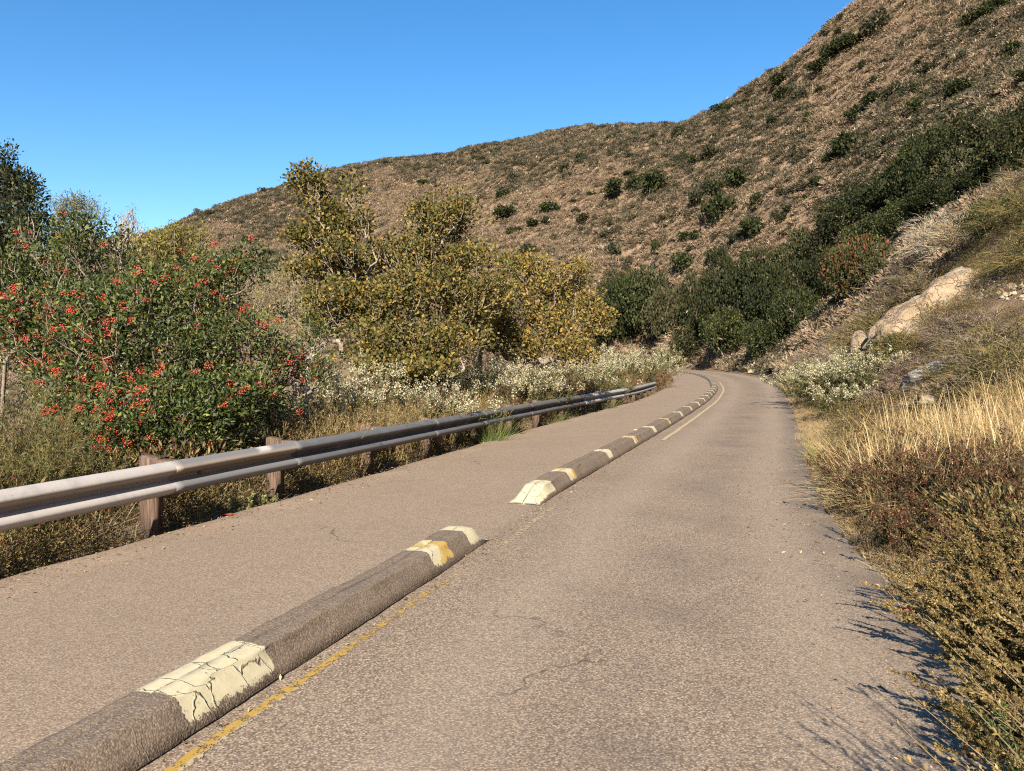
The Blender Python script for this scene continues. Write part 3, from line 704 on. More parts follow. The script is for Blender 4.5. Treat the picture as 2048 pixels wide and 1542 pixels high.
def wand_geo(n, h, spread, lean=(0, 0), colors=OLIVE, dens=60, leafL=0.03, leafW=0.28, start=0.25, stemw=0.005, bend=0.4, base_r=0.15, colw=None, scol=(0.2, 0.15, 0.09), side=0.35):
    """shrub of bowed wands, each set with small leaves; returns foliage, stems, tips"""
    gl, gs = Geo(), Geo()
    B = np.concatenate([np.clip(R.normal(size=(n, 2)), -1.5, 1.5) * base_r, np.zeros((n, 1))], 1)
    az = R.random(n) * 2 * math.pi; ti = spread * R.random(n) ** 0.6
    D = nrm(np.stack([np.cos(az) * np.sin(ti) + lean[0], np.sin(az) * np.sin(ti) + lean[1], np.cos(ti)], 1))
    L = h * R.uniform(0.65, 1.1, n); drop = nrm(D * [1, 1, 0] + R.normal(size=(n, 3)) * [0.2, 0.2, 0]); bd = bend * R.uniform(0.2, 1.2, n)
    def at(k, t): return B[k] + D[k] * (L[k] * t)[:, None] + (drop[k] * 0.6 - [0, 0, 0.55]) * (L[k] * bd[k] * t * t)[:, None]
    a = np.arange(n)
    for q in range(5):
        t0, t1 = q / 5, (q + 1) / 5
        tubes(gs, at(a, np.full(n, t0)), at(a, np.full(n, t1)), stemw * (1 - 0.8 * t0), stemw * (1 - 0.8 * t1), pal([scol], n, 0.15), 3)
    # side sprigs
    m = n * 5; k = R.integers(0, n, m); t = R.uniform(start, 0.95, m); p0 = at(k, t); tan = nrm(at(k, t + 0.05) - p0)
    sd = nrm(tan + rv(m) * 0.8 + [0, 0, 0.15]); sl = L[k] * side * (1.1 - t) * R.uniform(0.5, 1, m) + 0.03
    tubes(gs, p0, p0 + sd * sl[:, None], stemw * 0.4, stemw * 0.15, pal([scol], m, 0.15), 3)
    # leaves along wands and sprigs
    N1 = n * dens; k1 = R.integers(0, n, N1); t1 = start + (1 - start) * R.random(N1); c1 = at(k1, t1); d1 = nrm(at(k1, t1 + 0.04) - c1)
    j = R.integers(0, m, N1); tt = R.random(N1); c2 = p0[j] + sd[j] * (sl[j] * tt)[:, None]; d2 = sd[j]
    for c, d in ((c1, d1), (c2, d2)):
        dd = nrm(d * 0.9 + rv(len(c)) * 0.75); l = leafL * R.uniform(0.6, 1.25, len(c))
        leaves(gl, c + rv(len(c)) * leafL * 0.15, dd, l, l * leafW, pal(colors, len(c), 0.15, colw))
    tips = np.concatenate([at(a, np.full(n, 1.0)), (p0 + sd * sl[:, None])[t > 0.6]])
    return gl, gs, tips
def fluff(g, tips, m, rad, s, colors, elong=1.0):
    n = len(tips) * m; C = np.repeat(tips, m, 0) + rv(n) * (R.random(n) ** 0.5 * rad)[:, None] * [1, 1, elong]
    l = s * R.uniform(0.6, 1.3, n); leaves(g, C, nrm(rv(n) + [0, 0, 0.7]), l, l * 0.6, pal(colors, n, 0.07))
CREAM = [(0.50, 0.45, 0.31), (0.42, 0.38, 0.25), (0.58, 0.54, 0.40), (0.28, 0.25, 0.14)]

def wand_shrub(name, label, cat, u, v, y, h, n, spread=0.9, flowers=0, group=None, lm=M_soft, xy=None, sink=0.05, fl=CREAM, flr=0.05, fls=0.022, fshare=1.0, **kw):
    x = (u - 1024) / F * y if xy is None else xy[0]; y = y if xy is None else xy[1]
    z = float(zt(x, y)[0]) - sink; t = thing(name, label, cat, (x, y, z), group)
    gl, gs, tips = wand_geo(n, h, spread, **kw)
    gs.build('stems', M_dry, t); gl.build('foliage', lm, t)
    if flowers:
        hi = tips[tips[:, 2] > np.quantile(tips[:, 2], 1 - fshare)]; hi = hi[R.choice(len(hi), min(flowers, len(hi)), replace=False)]
        g = Geo(); fluff(g, hi, 34, flr, fls, fl, 1.25); g.build('flowers', M_flower, t)
    return t
def twig_shrub(name, label, cat, u, v, y, rx, rz, n, colors=GREYDRY, group=None, lean=0.0, L=None, w=0.006, dens=3, seedy=0):
    """dead or leafless bush: fine curved twigs, forking"""
    x = (u - 1024) / F * y; z = float(zt(x, y)[0]) - 0.05; t = thing(name, label, cat, (x, y, z), group)
    d = rv(n); d[:, 2] = np.abs(d[:, 2]); tip = d * (R.random(n) ** 0.4)[:, None] * [rx, rx, rz] + [lean, 0, 0.05]
    sk = skeleton(np.zeros(3), tip, w * 0.5, 0.2, 5, spread=rx, expo=0.42)
    g = Geo(); wood(g, sk, colors[0], 4); g.build('stems', M_dry, t)
    g = Geo(); m = n * dens * 4; T = np.repeat(tip, dens * 4, 0); D = nrm(nrm(T + [0, 0, 0.3]) + rv(m) * 0.8)
    blades(g, T + rv(m) * rx * 0.04, D, R.uniform(0.5, 1.2, m) * rx * 0.26, w * 1.2, pal(colors, m, 0.15), bend=0.5, seg=2)
    m = n * 44; gg = Geo(); q = R.integers(0, n, m); C_ = tip[q] * (0.55 + 0.45 * R.random((m, 1)) ** 0.5) + rv(m) * rx * 0.08; C_[:, 2] = np.maximum(C_[:, 2], 0); l = (0.03 + 0.0016 * y) * R.uniform(0.6, 1.3, m)
    leaves(gg, C_, nrm(C_ + [0, 0, 0.3] + rv(m) * rx), l, l * 0.3, pal(colors, m, 0.2)); gg.build('foliage', M_soft, t)
    if seedy: fluff(g, tip[R.choice(n, seedy)], 10, 0.05, 0.02, colors)
    g.build('twigs', M_dry, t); return t
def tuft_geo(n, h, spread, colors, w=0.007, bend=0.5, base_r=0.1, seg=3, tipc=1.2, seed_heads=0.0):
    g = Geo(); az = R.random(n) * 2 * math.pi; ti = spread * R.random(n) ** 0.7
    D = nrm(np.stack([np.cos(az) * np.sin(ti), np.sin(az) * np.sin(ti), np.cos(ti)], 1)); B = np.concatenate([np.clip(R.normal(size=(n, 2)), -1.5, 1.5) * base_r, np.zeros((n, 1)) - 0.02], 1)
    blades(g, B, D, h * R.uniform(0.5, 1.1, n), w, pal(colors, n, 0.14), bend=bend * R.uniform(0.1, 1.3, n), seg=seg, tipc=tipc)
    return g

# ------------------------------------------------------------------ far growth: shared crowns, one thing per shrub or tree
def crown_proto(n_lump, n_leaf, L, colors, squash=0.8, lm=M_soft, spread=0.75, colw=None):
    d = rv(n_lump); d[:, 2] = np.abs(d[:, 2]) * 0.9; c = d * R.uniform(0.35, spread, (n_lump, 1)) * [1, 1, squash] + [0, 0, 0.35]
    rr = R.uniform(0.2, 0.42, n_lump); k = R.integers(0, n_lump, n_leaf); dd = rv(n_leaf)
    Cc = c[k] + dd * (rr[k] * R.random(n_leaf) ** 0.22)[:, None] * [1, 1, 0.85]
    Cc += 0.05 * np.stack([vnoise(Cc * 6 + s) for s in (0, 9, 17)], 1)
    Cc[:, 2] = np.maximum(Cc[:, 2], -0.05)
    tone = 0.8 + 0.45 * (vnoise(c * 3 + 5)[k] * 0.5 + 0.5)
    l = L * R.uniform(0.6, 1.3, n_leaf); g = Geo()
    leaves(g, Cc, nrm(dd * 0.6 + rv(n_leaf) * 0.8 + [0, 0, 0.3]), l, l * 0.6, pal(colors, n_leaf, 0.2, colw) * tone[:, None])
    w = Geo(); sk = skeleton(np.array([0, 0, -0.15]), c, 0.012, 0.12, 3, expo=0.4); wood(w, sk, (0.2, 0.16, 0.12), 4)
    return g.mesh('crown', lm), w.mesh('trunk', M_bark)
HILLG = [(0.042, 0.045, 0.023), (0.03, 0.033, 0.017), (0.066, 0.064, 0.034), (0.10, 0.085, 0.053)]
GREYG = [(0.115, 0.10, 0.064), (0.075, 0.07, 0.044), (0.16, 0.13, 0.09), (0.05, 0.05, 0.03)]
GAIN = [0.8, 1.05, 0.7, 0.9, 1.1, 1.2]
TG = [DARK, DARK + [(0.09, 0.088, 0.022)], [(0.055, 0.062, 0.02), (0.04, 0.045, 0.015), (0.022, 0.027, 0.011)], DARK + [(0.09, 0.068, 0.028)], [(0.062, 0.062, 0.027), (0.042, 0.044, 0.02), (0.09, 0.082, 0.038)], DARK]
PR_tree = [crown_proto(nl, 8500, 0.066, [tuple(c_ * GAIN[q] for c_ in t_) for t_ in TG[q]], sq, spread=sp_) for q, (nl, sq, sp_) in enumerate([(22, 0.9, 0.8), (34, 0.75, 0.9), (16, 1.0, 0.85), (40, 0.8, 0.95), (24, 0.7, 0.9), (28, 1.05, 0.75)])]
PR_bush = [crown_proto(9, 900, 0.19, DARK) for _ in range(3)] + [crown_proto(9, 850, 0.19, HILLG, lm=M_soft) for _ in range(3)]
PR_grey = [crown_proto(8, 700, 0.19, GREYG, lm=M_soft) for _ in range(2)]
RED = [(0.045, 0.06, 0.02), (0.07, 0.075, 0.025), (0.11, 0.065, 0.025), (0.17, 0.05, 0.022), (0.05, 0.06, 0.02), (0.035, 0.045, 0.016)]
PR_red = crown_proto(26, 9000, 0.062, RED)
def far_plant(name, label, cat, pr, x, y, rx, rz, group=None, z=None, ry=None, rz0=None):
    z = float(zt(x, y)[0]) if z is None else z
    e = thing(name, label, cat, (x, y, z - 0.1), group, rz=R.random() * 6.28 if rz0 is None else rz0)
    e.scale = (rx, ry or rx * R.uniform(0.85, 1.15), rz)
    for me, nm in ((pr[0], 'crown'), (pr[1], 'trunk')):
        o = bpy.data.objects.new(nm, me); COL.objects.link(o); o.parent = e
    return e

# evergreen trees round the bend and up the gully (u, v of the crown's middle, depth, half sizes in px)
TREES = [(1225, 655, 121, 42, 60, 'dark green tree behind the yellowing trees, left of the bend'), (1275, 615, 124, 52, 72, 'tall dark green tree left of the bend, highest of its clump'),
      (1335, 640, 121, 48, 62, 'rounded dark green tree behind the straw mound at the bend'), (1240, 585, 130, 38, 34, 'dark treetop between the yellow tree and the hill'),
      (1400, 620, 118, 36, 62, 'slim dark green tree just right of the straw mound'), (1445, 615, 110, 48, 78, 'broad dark green tree standing over the outside of the bend'),
      (1460, 675, 99, 42, 48, 'low dark green tree overhanging the shaded corner of the road'), (1500, 575, 108, 50, 62, 'dark green tree above the outside of the bend, midway up'),
      (1535, 610, 92, 46, 58, 'green tree between the bend and the red-berried tree'), (1528, 690, 78, 34, 34, 'small roadside tree with bare forked trunk on the bank'),
      (1575, 540, 96, 52, 60, 'green tree below the bare slope, left of the red-tinged tree'), (1610, 590, 82, 44, 58, 'dark tree directly left below the red-tinged tree'),
      (1625, 505, 92, 52, 52, 'green tree behind the red-tinged tree'), (1690, 440, 88, 60, 45, 'light green tree above the red-tinged tree'),
      (1755, 470, 72, 50, 42, 'green tree just right of the red-tinged tree'), (1770, 400, 76, 56, 46, 'dark green tree midway up the gully of trees'),
      (1840, 375, 70, 60, 55, 'wide dark green tree in the upper gully'), (1870, 320, 74, 52, 48, 'dark green tree with a domed top near the upper gully'),
      (1930, 350, 62, 58, 52, 'dark green tree right of the domed one in the upper gully'), (1960, 290, 70, 60, 50, 'highest dark green tree in the gully'),
      (2030, 330, 58, 62, 62, 'dark green tree cut off by the right edge of the picture, upper one'), (2040, 260, 66, 50, 40, 'dark green treetop at the right edge above the others'),
      (1800, 445, 66, 46, 36, 'dark green tree low in the middle of the gully band'), (1880, 405, 62, 50, 40, 'dark green tree low on the right part of the gully band'), (1990, 385, 56, 55, 45, 'dark green tree above the dark shrub at the right edge'), (1590, 640, 74, 40, 46, 'dark green tree on the bank just up from the small roadside tree'), (1740, 545, 66, 44, 42, 'dark leafy tree at the right foot of the red-tinged tree'), (1900, 300, 78, 50, 40, 'dark treetop behind the domed one of the upper gully'), (1385, 690, 120, 34, 36, 'dark low tree behind the straw mound'), (1655, 560, 76, 40, 50, 'dark leafy tree at the foot of the red-tinged tree')]
def seen_on_hill(u, v, ry, y, y0):
    h_ = hit(u, v + ry * 0.85, y0, 200)
    if h_ is None or h_[1] > 1.6 * y: return (u - 1024) / F * y, y
    return h_[0], h_[1]
for i, (u, v, y, rx, ry, lb) in enumerate(TREES):
    x, y = seen_on_hill(u, v, ry, y, 50); k = y / F; z0 = float(zt(x, y)[0]); top = P(u, v - ry, y)[2]
    rz = max(top - z0, ry * k * 1.6) / 1.1
    far_plant('evergreen_tree', lb, 'tree', PR_tree[(i * 5 + i // 4) % 6], x, y, rx * k / 0.77 * R.uniform(0.9, 1.2), rz * R.uniform(1.0, 1.25), 'evergreen trees round the bend and up the gully', z=z0)
x, y = seen_on_hill(1712, 530, 85, 69, 45); k = y / F
far_plant('toyon_tree', 'dark green tree tinged with red berries on the slope above the rock', 'tree', PR_red, x, y, 84 * k, (P(1712, 448, y)[2] - float(zt(x, y)[0])) / 1.1)
for u, v, y, rx, ry, lb in [(1985, 440, 36, 60, 45, 'dark green shrub on the near slope at the right edge'), (1800, 555, 38, 26, 22, 'small dark green bush right below the gully trees'), (1930, 455, 40, 38, 22, 'dark green bush beside the pale dry brush on the slope')]:
    x, y = seen_on_hill(u, v, ry, y, 20); k = y / F; z0 = float(zt(x, y)[0]); far_plant('evergreen_bush', lb, 'bush', PR_tree[1], x, y, rx * k, max(P(u, v - ry, y)[2] - z0, ry * k) / 1.1, 'evergreen bushes on the near slope')

# big separate shrubs of the hillside, by where they stand
BIG = [(1300, 375, 42, 24), (1252, 380, 34, 20), (1440, 428, 36, 30), (1400, 400, 26, 20), (1480, 362, 38, 22), (1425, 385, 26, 18), (1503, 462, 34, 20), (1475, 478, 22, 12), (1365, 532, 28, 20), (1432, 522, 24, 20), (1310, 500, 12, 16), (1225, 508, 20, 16),
       (1100, 420, 26, 12), (1075, 450, 26, 9), (1012, 432, 38, 14), (1055, 503, 20, 12), (1028, 465, 20, 11), (1378, 476, 22, 12), (1515, 407, 18, 16), (1420, 310, 24, 14), (1388, 322, 20, 10), (1690, 300, 36, 26), (1735, 282, 10, 9), (1780, 282, 18, 15), (1832, 218, 24, 16), (1745, 205, 30, 14), (1715, 232, 24, 16),
       (1790, 188, 26, 16), (1925, 180, 34, 16), (1855, 145, 30, 12), (1960, 38, 36, 16), (1760, 55, 34, 24), (1700, 90, 34, 16), (1665, 110, 26, 14), (1640, 138, 30, 12), (1600, 195, 22, 15), (1618, 235, 12, 10), (1730, 132, 12, 9), (2000, 12, 34, 12), (1925, 118, 18, 12), (2030, 100, 26, 14), (1560, 165, 26, 12), (1570, 190, 22, 12), (1650, 70, 20, 9), (1480, 210, 22, 9), (1440, 222, 24, 9), (1545, 245, 18, 9), (1500, 330, 14, 9), (1600, 400, 18, 9), (1560, 440, 16, 10), (1840, 345, 16, 10)]
QUAL = ['rounded', 'spreading', 'low', 'ragged', 'dense', 'small dome-shaped', 'dark', 'lopsided']
def zone(u, v):
    if v < 120: return 'high on the right-hand hillside'
    if u > 1650: return 'on the steep right hillside above the gully trees'
    if u > 1380: return 'on the bare slope above the bend'
    if u > 1180: return 'on the brown slope behind the bend'
    return 'on the far brown slope above the yellow trees'
for i, (u, v, rx, ry) in enumerate(BIG):
    h_ = hit(u, v + ry * 0.5)
    if h_ is None: continue
    x, y, z = h_; k = y / F; zn = zone(u, v)
    far_plant('hillside_shrub', f'{QUAL[i % 8]} dark green shrub {zn}', 'shrub', PR_bush[[0, 1, 2, 3][i % 4]], x, y, rx * k * 1.05, ry * k * 2.0 / 1.1, 'big shrubs ' + zn, z=z)
# smaller ones, counted off at random where the photograph is speckled with them
n_s = 0; tries = 0
while n_s < 185 and tries < 3000:
    tries += 1; u = R.uniform(300, 2100); v = R.uniform(-30, 560); h_ = hit(u, v, 50)
    if h_ is None or h_[1] < 75: continue
    x, y, z = h_; up_ = hit(u, v - 28, 50) is None; dens = 0.95 if up_ else (0.5 if (u < 1350 and v < 400) else 0.22)
    if R.random() > dens: continue
    s = R.uniform(0.8, 1.9) if u > 1350 or R.random() < .6 else R.uniform(1.6, 2.8)
    pr = (PR_bush + PR_grey)[R.integers(0, 8)] if v < 420 else (PR_bush[3:] + PR_grey)[R.integers(0, 5)]
    gname = 'small shrubs along the skyline of the hill' if up_ else 'small shrubs dotted over the hillside'
    far_plant('hillside_shrub', 'small grey-green shrub against the sky on the ridge' if up_ else 'small grey-green shrub among the dry brush of the hillside', 'shrub', pr, x, y, s, s * R.uniform(0.6, 0.95), gname, z=z); n_s += 1
# bleached yucca stalks
YU = [(1163, 188), (1185, 175), (1112, 447), (1660, 130), (1661, 175), (1683, 172), (1690, 165), (1625, 190), (1560, 175), (1612, 268), (1595, 238), (1530, 252), (1478, 290), (1448, 205), (1810, 110), (1827, 105), (1675, 195), (1255, 335), (1720, 120), (1860, 20), (1650, 50)]
for i, (u, v) in enumerate(YU):
    h_ = hit(u, v, 60)
    if h_ is None: continue
    x, y, z = h_; hh = R.uniform(1.3, 2.4); ln = R.normal(size=2) * 0.2; a = np.array([[0, 0, 0.0]]); b = np.array([[ln[0], ln[1], hh]])
    g = Geo(); tubes(g, a, b, 0.045, 0.025, (0.40, 0.33, 0.22), 5); g2 = tuft_geo(26, 0.7, 1.3, [(0.2, 0.19, 0.11), (0.3, 0.25, 0.15)], 0.06, 0.2, 0.05, 2)
    t = thing('yucca_stalk', 'thin pale dead yucca stalk standing on the hillside', 'dead stalk', (x, y, z), 'pale yucca stalks on the hillside')
    g.build('stalk', M_dry, t); g2.build('leaf_rosette', M_dry, t)

# ------------------------------------------------------------------ uncountable growth, as instanced tufts
def scatter(name, label, protos, pts, idx, scl, kind='stuff'):
    """one object: points carrying which tuft, its size and turn; a node group puts the tufts there"""
    col = bpy.data.collections.new(name + "_tufts")
    for q, (me) in enumerate(protos):
        o = bpy.data.objects.new(f"{name}_tuft_{q:02d}", me); col.objects.link(o)
    me = bpy.data.meshes.new(name); me.vertices.add(len(pts)); me.vertices.foreach_set("co", np.asarray(pts, np.float32).ravel())
    for an, ty, val in (("idx", 'INT', idx.astype(np.int32)), ("scl", 'FLOAT', scl.astype(np.float32)), ("rot", 'FLOAT', (R.random(len(pts)) * 6.283).astype(np.float32))):
        at = me.attributes.new(an, ty, 'POINT'); at.data.foreach_set("value", val)
    o = bpy.data.objects.new(name, me); COL.objects.link(o); tag(o, label, None, None, kind)
    ng = bpy.data.node_groups.new(name + "_scatter", 'GeometryNodeTree')
    ng.interface.new_socket("Geometry", in_out='INPUT', socket_type='NodeSocketGeometry'); ng.interface.new_socket("Geometry", in_out='OUTPUT', socket_type='NodeSocketGeometry')
    nn = ng.nodes; gi = nn.new("NodeGroupInput"); go = nn.new("NodeGroupOutput")
    mp = nn.new("GeometryNodeMeshToPoints"); ip = nn.new("GeometryNodeInstanceOnPoints"); ci = nn.new("GeometryNodeCollectionInfo")
    ci.inputs['Collection'].default_value = col; ci.inputs['Separate Children'].default_value = True; ci.inputs['Reset Children'].default_value = True
    def att(nm, ty):
        a = nn.new("GeometryNodeInputNamedAttribute"); a.data_type = ty; a.inputs['Name'].default_value = nm
        return [s for s in a.outputs if s.enabled and s.name == 'Attribute'][0]
    cx = nn.new("ShaderNodeCombineXYZ"); ng.links.new(att("rot", 'FLOAT'), cx.inputs[2])
    ng.links.new(gi.outputs[0], mp.inputs['Mesh']); ng.links.new(mp.outputs[0], ip.inputs['Points']); ng.links.new(ci.outputs[0], ip.inputs['Instance'])
    ip.inputs['Pick Instance'].default_value = True
    ng.links.new(att("idx", 'INT'), ip.inputs['Instance Index']); ng.links.new(cx.outputs[0], ip.inputs['Rotation']); ng.links.new(att("scl", 'FLOAT'), ip.inputs['Scale'])
    ng.links.new(ip.outputs[0], go.inputs[0])
    md = o.modifiers.new("tufts", 'NODES'); md.node_group = ng
    return o
def dome_geo(n, L, colors, rz=0.6, w=0.35):
    d = rv(n); d[:, 2] = np.abs(d[:, 2]); C = d * (R.random(n) ** 0.35)[:, None] * [0.5, 0.5, rz * 0.8]; g = Geo()
    C += 0.08 * np.stack([vnoise(C * 5 + s) for s in (1, 8, 15)], 1)
    l = L * R.uniform(0.6, 1.3, n); leaves(g, C, nrm(d + rv(n) * 0.6), l, l * w, pal(colors, n, 0.13)); return g
HB = [(0.21, 0.155, 0.104), (0.17, 0.126, 0.086), (0.255, 0.188, 0.125)]; HP = [(0.275, 0.198, 0.138), (0.22, 0.156, 0.106), (0.335, 0.25, 0.172)]; HS = [(0.31, 0.235, 0.145), (0.26, 0.192, 0.118)]
protos = [dome_geo(150, 0.22, HP, 0.45).mesh('t', M_dry), dome_geo(150, 0.22, HB, 0.5).mesh('t', M_dry), dome_geo(170, 0.22, HP + HB, 0.5, 0.25).mesh('t', M_dry),
          tuft_geo(90, 0.75, 1.1, HS, 0.035, 0.5, 0.16, 2).mesh('t', M_dry), tuft_geo(90, 0.7, 1.2, HP, 0.035, 0.6, 0.2, 2).mesh('t', M_dry),
          dome_geo(170, 0.2, GREYG, 0.6).mesh('t', M_soft), dome_geo(170, 0.2, HILLG, 0.65).mesh('t', M_soft), dome_geo(150, 0.2, GREYG + HB, 0.55).mesh('t', M_soft)]
nP = 150000
a_ = np.radians(R.uniform(-38, 40, nP)); r_ = np.sqrt(R.uniform(42 ** 2, 330 ** 2, nP) ** 1.0); keep_near = R.random(nP) < np.clip(1.0, 0, 1)
# more per square metre close by
r_ = 42 + (330 - 42) * R.random(nP) ** 1.25
px, py = np.sin(a_) * r_, np.cos(a_) * r_; pz = zt(px, py); dl, dr = side_dist(px, py)
ok = (np.maximum(dl, dr) > 1.2)
px, py, pz = px[ok], py[ok], pz[ok]; uu = 1024 + F * px / py; vv = HV - (pz - H) / py * F
green = fbm(px, py, 0.045, 3, 40) + 0.65 * sstep(-vv + 0.12 * (1400 - uu), -400, -250) * (uu < 1600) + 0.22
pick = np.where(R.random(len(px)) < np.clip((green - 0.16) * 1.7, 0.05, 0.70), R.choice([5, 6, 7], len(px), p=[.45, .25, .3]), R.choice([0, 1, 2, 3, 4], len(px), p=[.3, .2, .25, .12, .13]))
scatter("hillside_brush", "low dry brush and bunchgrass covering the brown hillside", protos, np.stack([px, py, pz - 0.05], 1), pick, (0.6 + 0.9 * R.random(len(px)) ** 2) * np.interp(np.hypot(px, py), [40, 120, 300], [1.0, 1.35, 2.0]))

# ------------------------------------------------------------------ rocks
def rock(label, u, v, y, sx, sy, sz, col, rot=(0, 0, 0), n=4, rough=0.16, name='rock', sink=0.0, group=None, facets=10):
    import bmesh
    bm = bmesh.new(); bmesh.ops.create_icosphere(bm, subdivisions=n, radius=1.0)
    V = np.array([q.co[:] for q in bm.verts]); sd_ = R.random() * 50
    N_ = rv(facets); dd = R.uniform(0.62, 0.9, facets)
    for q in range(facets):                              # cleave flat faces
        h_ = V @ N_[q] - dd[q]; V = V - np.maximum(h_, 0)[:, None] * N_[q] * 0.92
    V += nrm(V) * (rough * (vnoise(V * 2.2 + sd_) + 0.5 * vnoise(V * 5 + sd_) + 0.28 * vnoise(V * 12 + sd_)))[:, None]
    V -= nrm(V) * (0.10 * np.maximum(0, 1 - np.abs(vnoise(V * 1.9 + sd_ + 20)) * 14))[:, None]
    for q, c in zip(bm.verts, V): q.co = c
    me = bpy.data.meshes.new(name); bm.to_mesh(me); bm.free()
    at = me.color_attributes.new("Col", 'FLOAT_COLOR', 'POINT'); at.data.foreach_set("color", np.tile(np.append(col, 1.0), len(V)).astype(np.float32))
    me.polygons.foreach_set("use_smooth", np.ones(len(me.polygons), bool)); me.materials.append(M_rock)
    o = bpy.data.objects.new(name, me); COL.objects.link(o); p = P(u, v, y); o.location = (p[0], p[1], p[2] - sink); o.scale = (sx, sy, sz); o.rotation_euler = rot
    return tag(o, label, 'rock', group)
rd = math.radians
rock('large slanting tan boulder with lichen-speckled face jutting from the right bank', 1872, 645, 22.9, 2.85, 1.6, 1.35, (0.44, 0.33, 0.215), (rd(8), rd(-30), rd(14)), 5, 0.17, facets=22)
rock('grey stony shoulder above the large tan boulder', 1985, 590, 25.0, 1.9, 1.4, 0.8, (0.27, 0.235, 0.185), (rd(0), rd(-24), rd(10)), 5, 0.14, facets=12)
rock('whitish grey boulder low in the brush, nearest the road', 1885, 755, 15.6, 0.85, 0.7, 0.42, (0.38, 0.365, 0.33), (rd(10), rd(-28), rd(20)), 4, 0.10)
rock('small pale rock standing by the left foot of the large boulder', 1720, 690, 24.5, 0.30, 0.30, 0.50, (0.31, 0.25, 0.18), (0, rd(8), 0.5), 4, 0.12)
for i, (u, v, y, s, lb) in enumerate([(1366, 734, 103, .75, 'pale stone at the roadside beyond the bend, leftmost'), (1407, 739, 99, .85, 'rounded pale stone in front of the shaded corner'), (1423, 741, 97, .55, 'small pale stone right of the rounded one at the corner'), (1536, 746, 63, .55, 'cream stone at the foot of the bank below the small tree'), (1500, 744, 68, .35, 'tiny tan stone on the bank edge left of the cream one'), (1850, 800, 12.6, .16, 'small white stone in the straw below the whitish boulder')]):
    rock(lb, u, v, y, s, s * .9, s * .7, (0.40, 0.32, 0.23), (0, 0, i), 3, 0.12, group='stones along the road' if y > 20 else None)
# scree chips on the shoulder
n = 500; g = Geo(); u = R.uniform(1800, 2060, n); v = R.uniform(520, 600, n)
cx_, cy_, cz_ = [], [], []
for a, b in zip(u, v):
    h_ = hit(a, b, 12, 60)
    if h_: cx_.append(h_[0]); cy_.append(h_[1]); cz_.append(h_[2])
c = np.stack([cx_, cy_, cz_], 1); s = R.uniform(0.03, 0.12, len(c)); o8 = np.array([[1, 0, 0], [-1, 0, 0], [0, 1, 0], [0, -1, 0], [0, 0, .6], [0, 0, -.6]])
F8 = np.array([[0, 2, 4], [2, 1, 4], [1, 3, 4], [3, 0, 4], [2, 0, 5], [1, 2, 5], [3, 1, 5], [0, 3, 5]])
g.add((c[:, None] + (o8[None] * R.uniform(.6, 1.3, (len(c), 6, 1))) * s[:, None, None]).reshape(-1, 3), T=(F8[None] + np.arange(len(c))[:, None, None] * 6).reshape(-1, 3), C=np.repeat(pal([(0.5, 0.42, 0.31), (0.42, 0.33, 0.22)], len(c)), 6, 0))
tag(g.build('gravel', M_dry), 'loose pale stone chips spilling over the rocky shoulder', kind='stuff')

def behind(u, d, y0=4.0, y1=70.0):
    """depth at which the line of sight u stands d metres left of the road edge"""
    yy = np.linspace(y0, y1, 400); dl, _ = side_dist((u - 1024) / F * yy, yy); k = np.where(dl > d)[0]
    return float(yy[k[0]]) if len(k) else y1
def height_for(u, v, y):
    return float(P(u, v, y)[2] - zt((u - 1024) / F * y, y)[0])
# ------------------------------------------------------------------ left side: berry bush, yellowing trees, brush behind the rail
Pz = lambda u, y, dz=0.0: ((u - 1024) / F * y, y)
def B(*a): return blob(*a)
# the toyon with red berries
tree('toyon_bush', 'big glossy green bush loaded with red berry clusters behind the guardrail', 'bush', Pz(250, 10.4),
     [B(120, 640, 10.6, 150, 120), B(300, 660, 10.2, 190, 150), B(180, 500, 10.8, 90, 60), B(160, 470, 10.8, 38, 40), B(60, 560, 11, 60, 110), B(300, 830, 9.4, 170, 80), B(130, 800, 9.8, 120, 80), B(440, 560, 10.6, 80, 60), B(485, 520, 10.6, 50, 42), B(470, 700, 10.0, 100, 90), B(420, 790, 9.6, 110, 60), B(230, 585, 10.2, 100, 60), B(40, 690, 10.2, 60, 100), B(210, 880, 9.0, 140, 36), B(400, 850, 9.4, 110, 50), B(480, 800, 9.8, 90, 70)],
     1400, 36, 0.19, 0.068, 0.42, GREEN + [(0.19, 0.19, 0.04)], M_leaf, trunks=5, r_tip=0.0035, colw=[.3, .28, .2, .14, .08], wcol=(0.30, 0.25, 0.2), shell=0.4, gap=0.55, gsc=0.55, berries=500, wob=0.16, expo=0.47)
tree('toyon_bush', 'thin leggy berry bush with sparse red clusters at the right end of the big one', 'bush', Pz(600, 11.2),
     [B(620, 670, 11.2, 40, 40), B(640, 740, 11.0, 36, 36), B(560, 740, 11.0, 50, 60), B(575, 620, 11.4, 26, 30), B(540, 820, 10.4, 60, 40)], 105, 30, 0.14, 0.06, 0.42, GREEN, M_leaf, trunks=3, r_tip=0.004, gap=0.5, gsc=0.5, berries=42, wob=0.2)
tree('toyon_bush', 'bare-limbed young shoot with a few berries rising above the left of the big bush', 'bush', Pz(60, 12.4), [B(60, 470, 12.4, 34, 46), B(110, 520, 12.2, 30, 30)], 26, 16, 0.12, 0.06, 0.42, GREEN, M_leaf, trunks=2, r_tip=0.006, berries=12, wob=0.2, bare=0.35)
